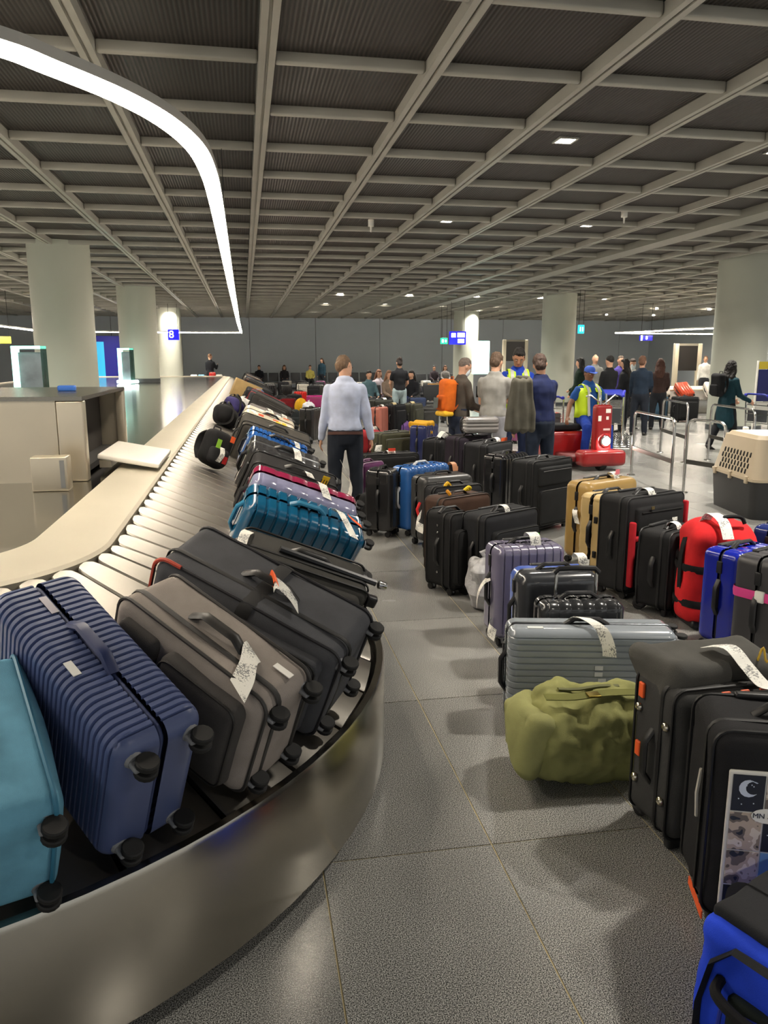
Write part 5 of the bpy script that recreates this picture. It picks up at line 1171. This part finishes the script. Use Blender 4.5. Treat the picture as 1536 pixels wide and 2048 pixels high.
# 8 woman in black top and pale trousers
human('woman in black t-shirt and pale blue trousers standing with her back turned', (gx(799, 19.3), 19.3), .1, 1.70, lean=2, head=(8, 0), arms=((10, 14, 50, -20), (10, 14, 55, -20)), shirt='0f1116', sleeve='short', trousers='8fa0a4', hair=('241a16', 'bun'), vox=.016, girth=.95)
GP = 'people waiting by the far carousel on the right'
B = [(1158, 17.2, .9, 1.70, '16281d', '14161c', '17130f', 'long', 'person in dark green jacket leaning by the column'),
     (1186, 19.5, PI, 1.80, '6a6a66', '2a2c33', '8a7a68', 'bald', 'bald person behind the man in the blue cap'),
     (1216, 15.6, .3, 1.75, '101114', '16181d', '17130f', 'cropped', 'broad person in black shirt right of the blue cap, back turned'),
     (1237, 18.2, PI - .3, 1.76, '4a3f8a', '20222a', '5a4a3c', 'cropped', 'person in violet shirt behind the broad one in black'),
     (1247, 16.6, .8, 1.68, '18191d', '22242a', '17130f', 'long', 'person with long dark hair in black clothes'),
     (1261, 17.4, PI - .2, 1.68, 'd8d4cc', '2a2c30', '3a2a20', 'short', 'person in white top wearing a pale face mask'),
     (1280, 15.8, -.6, 1.74, '1d2a3a', '1d222c', '6a4a38', 'short', 'person in dark blue jacket with a backpack strap'),
     (1316, 17.0, -.5, 1.68, '3a2a26', '22242a', '4a2c20', 'long', 'person with brown hair next to the far carousel')]
for px, y, rz, H, sh, tr, hc_, hs, lab in B:
    human(lab, (gx(px, y), y), rz, H, head=(8, 0), arms=((14, 8, 60, -6), (10, 8, 30, 0)), shirt=sh, trousers=tr, hair=(hc_, hs), vox=.021, group=GP, mask='cfdde0' if 'mask' in lab else None, fingers=False)
human('person in white shirt beyond the far carousel at the right', (gx(1405, 28.), 28.), PI - .6, 1.80, shirt='d6d6d2', trousers='3a3c42', hair=('5a4030', 'cropped'), vox=.024, fingers=False)
human('person in black jacket standing beyond the end of the carousel', (gx(423, 37.2), 37.3), -.6, 1.92, head=(10, 30), arms=((30, 10, 130, -20), (10, 10, 40, 0)), shirt='111318', trousers='16181d', hair=('7a5a44', 'cropped'), vox=.024, fingers=False)
# ---------------------------------------------------------------- benches and sitters along the back wall and on the floor
SEATM = M('2a2c2e', .5)
def bench(lab, x, y, n, rz=0.):
    e = empty('waiting_bench', lab, 'bench', 'waiting benches', (x, y, 0), rz)
    part('rail', box(-n * .29, n * .29, -.04, .04, .34, .4), STEEL, e, smooth=False)
    for i in range(n):
        cx = (i - (n - 1) / 2) * .58
        part('seat', cached('bseat', lambda: mesh('seat', rbox(.5, .46, .05, .02, 2), SEATM)), None, e).location = (cx, -.02, .4)
        o = part('backrest', cached('bback', lambda: mesh('backrest', rbox(.5, .05, .46, .02, 2), SEATM)), None, e); o.location = (cx, .22, .47); o.rotation_euler = (math.radians(-10), 0, 0)
    for s in (-1, 1): part('leg', box(s * n * .24 - .03, s * n * .24 + .03, -.2, .2, 0, .34), STEEL, e, smooth=False)
    return e
bench('dark waiting bench under the back wall left of the walking man', gx(560, 42.), 42.2, 6)
bench('dark waiting bench under the back wall further right', gx(700, 42.), 42.2, 6)
bench('dark waiting bench under the back wall near the blue sign', gx(880, 38.), 38.2, 4)
GS = 'people sitting under the back wall'
for px, y, sh, tr, hc_, hs, vest, lab in ((520, 42.15, '14161c', '1b1d24', '2a1f1a', 'cropped', None, 'seated person in dark jacket under the back wall, leftmost'),
        (570, 42.15, '1b1a1c', '22242a', '5a4632', 'long', None, 'seated person with fair long hair under the back wall'),
        (621, 42.15, 'b9ae5a', '1b1d22', '4a3628', 'cropped', None, 'seated person in yellowish top under the back wall'),
        (867, 38.15, '3a3238', '1b1c22', '1c1512', 'cropped', None, 'seated person in dark clothes below the green exit sign'),
        (889, 38.15, '8a8684', '2a2a30', '5a3c2c', 'long', None, 'seated person in pale top right of the one in dark clothes')):
    human(lab, (gx(px, y), y - .05), PI, 1.72, head=(12, 0), arms=((25, 10, 70, -20), (25, 10, 70, -20)), legs=((84, 6, 4), (84, 6, 4)), seat=.45, shirt=sh, trousers=tr, hair=(hc_, hs), vox=.026, group=GS, fingers=False)
human('standing person in dark teal jacket under the back wall', (gx(645, 40.6), 40.6), 2.4, 1.72, head=(10, 0), shirt='1c3440', trousers='1b1f26', hair=('3a2a20', 'long'), vox=.026, fingers=False)
bench('dark waiting bench in the middle of the hall', gx(770, 21.6), 21.8, 6)
bench('dark waiting bench behind the middle one', gx(745, 23.4), 23.6, 4)
GM = 'people sitting on the bench in the middle of the hall'
for px, y, sh, tr, hc_, hs, lab in ((737, 21.6, '4f6a72', '23262e', '1e1714', 'cropped', 'seated person in grey-blue top just right of the walking man'),
        (757, 23.4, 'b9b0b8', '3a3038', '6a4430', 'long', 'seated person in pale top with long auburn hair'),
        (777, 21.6, '7a6a5c', '2a2c30', '7a5640', 'long', 'seated person in beige waistcoat with brown hair'),
        (822, 21.6, '16171c', '1f2f5c', '15110f', 'long', 'seated person with long black hair and blue jeans')):
    human(lab, (gx(px, y), y - .05), PI + (.3 if px < 800 else -.5), 1.72, head=(12, 0), arms=((25, 10, 70, -20), (25, 10, 70, -20)), legs=((82, 6, 4), (82, 6, 4)), seat=.45, shirt=sh, trousers=tr, hair=(hc_, hs), vox=.02, group=GM, fingers=False)
# ---------------------------------------------------------------- red electric tug
RED = M('8e1416', .32, coat=.3); e = empty('tow_tug', 'red electric tow tug with a bright headlight', 'tug', None, (TUGX - .17, TUGY, 0), .05)
part('rear_body', rbox(.7, .8, .42, .06, 3, z0=.1), RED, e).location = (-.12, .62, 0)
part('seat', rbox(.5, .42, .1, .04, 3, z0=.53), fabric('17171a'), e).location = (-.1, .58, 0)
part('floor_plate', rbox(.76, .7, .1, .03, 2, z0=.12), M('5a1012', .5), e).location = (0, 0, 0)
part('front_bumper', rbox(.72, .32, .24, .07, 3, z0=.07), RED, e).location = (.06, -.42, 0)
col_ = part('steering_column', rbox(.27, .17, .74, .05, 3, z0=.24), RED, e); col_.location = (.1, -.34, 0)
part('control_label', box(-.11, -.06, -.089, -.086, .74, .82), WHITEP, col_, smooth=False); part('control_label', box(.01, .09, -.089, -.086, .86, .92), WHITEP, col_, smooth=False); part('control_label', box(.02, .06, -.089, -.086, .76, .81), WHITEP, col_, smooth=False)
part('stripe_print', box(-.02, .09, -.089, -.0865, .60, .63), M('d8b8b4', .5), col_, smooth=False)
part('headlight_rim', lathe([(.07, -.012), (.085, 0), (.075, .06)], 24, 'y', (.12, -.455, .44)), CHROME, e)
part('headlight', lathe([(.005, -.026), (.05, -.02), (.07, 0)], 20, 'y', (.12, -.46, .44)), M('fff6e6', .4, emit=60.), e)
tl = bpy.data.lights.new('headlight_lamp', 'SPOT'); tl.energy = 60; tl.spot_size = 1.6; tl.shadow_soft_size = .05; tl.color = (1, .95, .85)
lo = bpy.data.objects.new('headlight_lamp', tl); lo.location = (.12, -.51, .44); lo.rotation_euler = (math.radians(80), 0, 0); link(lo, e)
part('handlebar', tube([(-.16, -.30, 1.1), (-.1, -.32, 1.12), (.1, -.34, .98), (.3, -.32, 1.12), (.36, -.30, 1.1)], .014, 8), CHROME, e)
part('steering_stem', tube([(.06, -.34, .95), (.06, -.33, 1.12)], .016, 8), CHROME, e); part('steering_stem', tube([(.15, -.34, .95), (.15, -.33, 1.14)], .016, 8), CHROME, e)
for x, y in ((.06, -.44), (-.36, .7), (.2, .7)): part('wheel', lathe([(.05, -.05), (.11, -.05), (.12, -.03), (.12, .03), (.11, .05), (.05, .05)], 20, 'x', (x, y, .12)), RUBBER, e)
# floor-cleaning post with grey foot (white pole left of the tug)
p = atz(1118, 905, 0); e = empty('wet_floor_post', 'white slanting pole on a dark rubber foot left of the red tug', 'post', None, (p[0], p[1] + .2, 0))
part('rubber_foot', lathe([(.22, 0), (.21, .05), (.12, .14), (.05, .2), (.03, .22)], 24), M('2b2b2c', .7), e); part('pole', tube([(0, 0, .18), (-.05, 0, .86)], .021, 10), M('e6e6e0', .4), e); part('pole_top', tube([(-.05, 0, .86), (-.055, 0, .93)], .03, 10), GREYP, e)
# ---------------------------------------------------------------- baggage trolleys
TRM = M('b9b9b6', .22, 1.)
def trolley():
    e = empty('baggage_trolley')
    part('side_rail', tube([(-.30, -.45, .16), (-.30, .38, .2), (-.28, .46, .34), (-.28, .5, .98)], .016, 8), TRM, e)
    part('side_rail', tube([(.30, -.45, .16), (.30, .38, .2), (.28, .46, .34), (.28, .5, .98)], .016, 8), TRM, e)
    part('cross_bar', tube([(-.30, -.45, .16), (.30, -.45, .16)], .016, 8), TRM, e)
    mb = MB()
    for x in (-.18, -.06, .06, .18): mb.add(*tube([(x, -.45, .165), (x, .40, .205)], .009, 6))
    part('base_grid', mb, TRM, e)
    part('push_bar', tube([(-.28, .5, .98), (-.2, .54, 1.02), (.2, .54, 1.02), (.28, .5, .98)], .017, 8), M('23309a', .4), e)
    mb = MB()
    for z in (.5, .66, .82): mb.add(*tube([(-.28, .485 + (z - .5) * .03, z), (.28, .485 + (z - .5) * .03, z)], .009, 6))
    part('back_grid', mb, TRM, e); part('top_basket', tube([(-.24, .49, .84), (-.22, .28, .80), (.22, .28, .80), (.24, .49, .84)], .009, 6), TRM, e)
    part('advert_panel', box(-.24, .24, .47, .476, .52, .74), M('4a4e54', .4), e, smooth=False)
    for s in (-1, 1):
        part('handle_cap', ball((s * .27, .52, 1.0), .032, 10), M('2a2fb4', .4), e); part('wheel', lathe([(.03, -.02), (.075, -.018), (.08, 0), (.075, .018), (.03, .02)], 16, 'x', (s * .27, .33, .08)), RUBBER, e)
    part('wheel', lathe([(.03, -.02), (.07, -.018), (.075, 0), (.07, .018), (.03, .02)], 16, 'x', (0, -.42, .075)), RUBBER, e)
    return e
tr0 = trolley(); first = True
tl_sp = [(gx(1232 + i * 11, 12.4 + .12 * i), 12.6 + .32 * i, -.35, 'blue-gripped chrome trolley nested behind the tug, %s from the front' % ordn[i]) for i in range(7)]
tl_sp += [(gx(1112, 12.9), 13.1, 2.6, 'chrome baggage trolley standing left of the seated man')]
tl_sp += [(gx(1457, 12.9) + 1.0, 12.85, 1.70, 'chrome baggage trolley pushed by the woman in teal')]
for x, y, rz, lab in tl_sp:
    t = tr0 if first else copy_tree(tr0); first = False; t.location = (x, y, 0); t.rotation_euler = (0, 0, rz); tag(t, lab, 'trolley', 'baggage trolleys')
# ---------------------------------------------------------------- low steel rail hoops fencing off the trolleys
def hoop(lab, pa, pb, h, shelf=True):
    pa, pb = np.array(pa), np.array(pb); u = pb - pa; Lh = np.linalg.norm(u); e = empty('rail_hoop', lab, 'rail', 'chrome rail hoops', (pa[0], pa[1], 0), math.atan2(u[1], u[0]))
    P = [(0, 0, 0), (0, 0, h - .1)] + [(.1 - .1 * math.cos(a), 0, h - .1 + .1 * math.sin(a)) for a in (.5, 1.05, 1.57)] + [(Lh - .1 + .1 * math.sin(a), 0, h - .1 + .1 * math.cos(a)) for a in (0, .5, 1.05, 1.57)] + [(Lh, 0, 0)]
    part('bent_tube', tube(P, .018, 10), TRM, e)
    if shelf: part('mid_rail', box(.02, Lh - .02, -.012, .012, h * .40, h * .46), M('55544f', .4, .8), e, smooth=False)
    for x in (0, Lh): part('floor_flange', lathe([(.06, 0), (.055, .012), (.03, .018)], 16, 'z', (x, 0, 0)), TRM, e)
HR = [((1262, 950), (1340, 985), .92, 'chrome rail hoop right of the trolley row, nearest the tan suitcase'), ((1366, 985), (1440, 1000), .92, 'chrome rail hoop between the tan suitcases and the pet crate'),
      ((1320, 905), (1368, 925), .95, 'chrome rail hoop behind the nearest hoop'), ((1415, 920), (1500, 945), .92, 'chrome rail hoop behind the pet crate')]
for a, b_, h, lab in HR:
    A, Bq = atz(*a, 0)[:2], atz(*b_, 0)[:2]; hoop(lab, A, Bq, h)
# ---------------------------------------------------------------- second carousel far right with bags and a screen frame
e = empty('far_carousel', 'pale far baggage carousel behind the woman in teal', 'carousel', None, (16.15, 23.8, 0), -.1)
part('skirt', rbox(9.6, 4.2, .42, .02, 2), SSB, e); part('deck', rbox(8.2, 2.8, .12, .05, 2, z0=.6), M('d6cdb8', .4, .2), e)
mb = MB(); V = []
part('sloping_plates', (np.array([(-4.75, -2.05, .43), (4.75, -2.05, .43), (4.1, -1.35, .68), (-4.1, -1.35, .68)]), [[0, 1, 2, 3]]), PLT, e, smooth=False)
part('end_plates', (np.array([(-4.75, 2.05, .43), (-4.75, -2.05, .43), (-4.1, -1.35, .68), (-4.1, 1.35, .68)]), [[0, 1, 2, 3]]), PLT, e, smooth=False)
rs = random.Random(8)
cs = ['d9d2c4', 'c8beb0', 'cf4a28', 'e4ded2', '2a2a2c', '8f7a6a', 'b9b0a6', 'e0d8c8', '33343a', 'cfc8bc']
nm = ['cream', 'light taupe', 'orange-red', 'ivory', 'black', 'tan', 'light grey', 'off-white', 'dark grey', 'pale']
for i in range(10):
    b = hard_case('suitcase', .42, .26, .64, cs[i], lod=2, ribs='x', n=4)
    c = Vector((15.6 - 4.2 + i * .82, 24.6 - 1.72 - .1 * i * 0, .56)); rr = Matrix.Rotation(-.1, 4, 'Z')
    b.matrix_basis = Matrix.Translation((16.15, 23.8, 0)) @ rr @ Matrix.Translation((-4.1 + i * .82, -2.0, .47)) @ Matrix.Rotation(math.radians(-52), 4, 'X') @ Matrix.Rotation(rs.uniform(-.2, .2), 4, 'Y')
    tag(b, '%s hard suitcase leaning on the far carousel, %s from its left end' % (nm[i], ordn[i]), 'suitcase', 'cases on the far carousel')
def screen_frame(lab, x, y, w=1.5, h=2.15):
    e = empty('screen_frame', lab, 'frame', None, (x, y, 0))
    for s in (-1, 1): part('post', rbox(.17, .17, h, .02, 2), M('d6ccb4', .4), e).location = (s * w / 2, 0, 0)
    part('screen', box(-w / 2 + .09, w / 2 - .09, -.04, .04, h - 1.05, h - .08), M('2a2623', .35), e, smooth=False); part('beam', box(-w / 2 + .08, w / 2 - .08, -.05, .05, h - .09, h), M('8a8578', .4), e, smooth=False)
screen_frame('pale frame with a dark screen behind the far carousel', gx(1371, 28.5), 28.6, 1.15 * 28.5 * 54 / 1545 / 1.15, 2.25)
screen_frame('pale frame with a grey screen behind the standing men', gx(1027, 38.), 38., 1.15, 2.6)
screen_frame('dark screen with pale post left behind the carousel island', gx(322, 38.4), 38.5, 1.1, 2.3)
# dark cases in front of far carousel
for i, (px, py, c, lab) in enumerate(((1330, 800, '2c4658', 'steel blue suitcase on the floor before the far carousel'), (1300, 795, '17181a', 'black suitcase on the floor beside the steel blue one'), (1392, 802, '141516', 'black holdall-like case under the far carousel skirt'))):
    p = atz(px, py + 45, 0); b = soft_case('suitcase', .6, .4, .66, c, lod=2, pockets=1, seed=99.); put(b, (p[0], p[1] + .6, 0), 0, lab, GF)
# information board at the right edge
p = atz(1530, 840, 0); e = empty('info_board', 'information board with dark blue panel and yellow header at the right edge', 'sign', None, (gx(1545, 13.6), 13.7, 0), -.05)
for s in (-1, 1): part('post', tube([(s * .3, 0, 0), (s * .3, 0, 1.62)], .022, 8), M('d8d6ce', .4), e)
part('board', box(-.28, .28, -.02, .02, .45, .82), M('c9c7bf', .5), e, smooth=False); part('blue_panel', box(-.28, .28, -.022, .02, .84, 1.45), M('141a58', .4), e, smooth=False); part('yellow_header', box(-.28, .28, -.022, .02, 1.46, 1.6), M('b9a52c', .4), e, smooth=False)
# ---------------------------------------------------------------- signs
def hang_sign(lab, x, y, z, w, h, col, emit=1.2, wires=True, marks=()):
    e = empty('hanging_sign', lab, 'sign', 'hanging signs', (x, y, z))
    part('panel', rbox(w, .08, h, .01, 2), M(col, .4, emit=emit), e)
    for (mx, mz, mw, mh, mc) in marks: part('white_mark', box(mx - mw / 2, mx + mw / 2, -.046, -.0405, mz, mz + mh), M(mc, .5, emit=2.5), e, smooth=False)
    if wires:
        for s in (-.4, .4): part('hanging_rod', tube([(s * w, 0, h), (s * w, 0, CEIL + .105 - z)], .008, 6), BLACKP, e)
    return e
def sign_at(px, py0, py1, pw, y): 
    a = aty(px - pw / 2, py1, y); b = aty(px + pw / 2, py0, y); return (a[0] + b[0]) / 2, a[2], b[0] - a[0], b[2] - a[2]
x, z, w, h = sign_at(915, 663, 689, 33, 30.)
e = hang_sign('blue direction sign with white arrows and lettering left of the column', x, 30., z, w, h, '1410d8', .9, True, [(-w * .26, h * .55, w * .26, h * .32, 'f2f0ff'), (w * .2, h * .55, w * .44, h * .34, 'f2f0ff'), (w * .2, h * .12, w * .4, h * .3, 'f2f0ff')])
x, z, w, h = sign_at(888, 676, 688, 14, 33.); hang_sign('small green exit sign left of the blue direction sign', x, 33., z, w, h, '1fa878', 1.6, True, [(-w * .2, h * .25, w * .25, h * .5, 'eafff4'), (w * .22, h * .3, w * .2, h * .4, 'eafff4')])
x, z, w, h = sign_at(1162, 650, 667, 12, 25.); hang_sign('small cyan toilet sign hanging right of the grey column', x, 25., z, w, h, '18a8c8', 1.6, True, [(-w * .2, h * .25, w * .14, h * .5, 'eaffff'), (w * .2, h * .25, w * .14, h * .5, 'eaffff')])
x, z, w, h = sign_at(347, 659, 680, 21, 34.4); e = hang_sign('blue number sign hanging below the strip light at the left', x, 34.4, z, w, h, '1410d8', .9, True); text_part('sign_lettering', '8', .42, M('f2f0ff', .5, emit=2.5), e, Matrix.Translation((-w * .18, -.05, h * .5)) @ Matrix.Rotation(PI / 2, 4, 'X'), .002)
x, z, w, h = sign_at(1292, 671, 681, 25, 30.); e = hang_sign('blue number sign hanging below the far right strip light', x, 30., z, w, h, '1a18c8', .9, True, [(-w * .4, 0.0, w * .14, h, 'f2f0ff')]); text_part('sign_lettering', '8', .2, M('f2f0ff', .5, emit=2.5), e, Matrix.Translation((0, -.05, h * .5)) @ Matrix.Rotation(PI / 2, 4, 'X'), .002)
x, z, w, h = sign_at(8, 673, 687, 26, 28.); hang_sign('yellow lit sign at the left edge', x, 28., z, w, h, 'd8c94a', .9, True)
# bright advert column left of the standing men
x, z, w, h = sign_at(963, 682, 748, 35, 27.); e = empty('light_box', 'tall glowing mint-white advertising light box behind the standing men', 'light box', None, (x, 27.1, 0))
part('lit_panel', rbox(w, .12, h, .015, 2, z0=z), M('c9fff0', .4, emit=2.4), e); part('stand', rbox(w * .8, .1, z, .01, 2), GREYP, e)
# lit poster stands on the carousel island
MINT = M('a6f2e0', .4, emit=2.2)
def poster_mat():
    m = M('5c6468', .3, var=.35, vscale=3.5); return m
def poster(lab, x, y, w, h, rz, ring=False):
    e = empty('poster_stand', lab, 'poster stand', 'lit poster stands on the island', (x, y, .9), rz)
    part('lit_edge', box(-w / 2 - .05, -w / 2, -.1, .1, .03, h), MINT, e, smooth=False); part('lit_edge', box(-w / 2 - .05, w / 2, -.1, .1, h, h + .05), MINT, e, smooth=False); part('lit_edge', box(w / 2 - .1, w / 2, -.1, .1, .0, .05), MINT, e, smooth=False)
    part('poster', box(-w / 2 + .04, w / 2, -.03, .03, .05, h - .06), poster_mat(), e, smooth=False); part('side_glass', box(w / 2, w / 2 + .012, -.1, .1, .0, h + .05), M('4c6a62', .1, trans=.6), e, smooth=False); part('foot', box(-w / 2 - .05, w / 2, -.12, .12, 0, .03), GREYP, e, smooth=False)
    if ring: part('ring_light', lathe([(.3, .03), (.32, .05), (.32, .1), (.3, .12)], 28), M('e8fffa', .4, emit=5.), e)
poster('large lit poster stand with mint glowing edges in front of the nearest column', gx(68, 15.2), 15.2, .5, .93, -.25)
poster('smaller-looking lit poster stand with a glowing ring in front of the second column', gx(258, 24.8), 24.8, .38, 1.02, -.5, True)
# left background: blue wall block, sky-blue banner, dark opening
p = aty(245, 700, 40.); e = empty('blue_wall_screen', 'deep blue partition wall behind the carousel island at the left', 'partition', None, (gx(260, 40.), 40.2, 0)); part('panel', box(-2.1, 1.6, -.05, .05, 0, 2.75), M('1a1a86', .5), e, smooth=False); part('dark_opening', box(-2.2, -1.75, -.07, -.055, 0, 2.6), M('0c0c10', .6), e, smooth=False)
x, z, w, h = sign_at(195, 683, 752, 17, 36.5); e = empty('banner', 'sky blue upright banner in front of the blue partition', 'banner', None, (x, 37., 0), -.2); part('cloth', box(-w / 2, w / 2, -.01, .01, z - .1, z + h), M('2aa4dc', .5, emit=.35), e, smooth=False); part('pole', tube([(0, .03, 0), (0, .03, z + h)], .02, 8), STEEL, e)
human('person at the far left edge behind the carousel island', (gx(4, 30.), 37.), .4, 1.75, shirt='d9cfc4', trousers='22252c', hair=('4a3020', 'long'), vox=.026, fingers=False)
# small things on the far end of the island rim
for px, c, lab in ((427, 'c02a28', 'red case standing beyond the end of the island'), (405, '7fb4d8', 'pale blue case standing beyond the end of the island'), (390, 'e4e4e6', 'white case standing beyond the end of the island'), (440, 'd6d2c8', 'cream case standing beyond the end of the island')):
    b = hard_case('suitcase', .3, .26, .95 if px != 427 else 1.05, c, lod=2, ribs='x', n=4); put(b, (gx(px, 36.8), 36.9, 0), 0, lab, GF)
# ceiling fittings: small hanging sensors
for px, py, lab in ((742, 458, 'small white ceiling sensor stub above the lane'), (1248, 440, 'small round ceiling detector among the right-hand beams')):
    p = atz(px, py, CEIL - .05); e = empty('ceiling_sensor', lab, 'sensor', None, (p[0], p[1], CEIL)); part('plate', lathe([(.05, -.01), (.05, .1)], 16), WHITEP, e); part('stem', lathe([(.012, -.1), (.018, -.01)], 10), WHITEP, e)
bpy.data.scenes.remove(TMP)
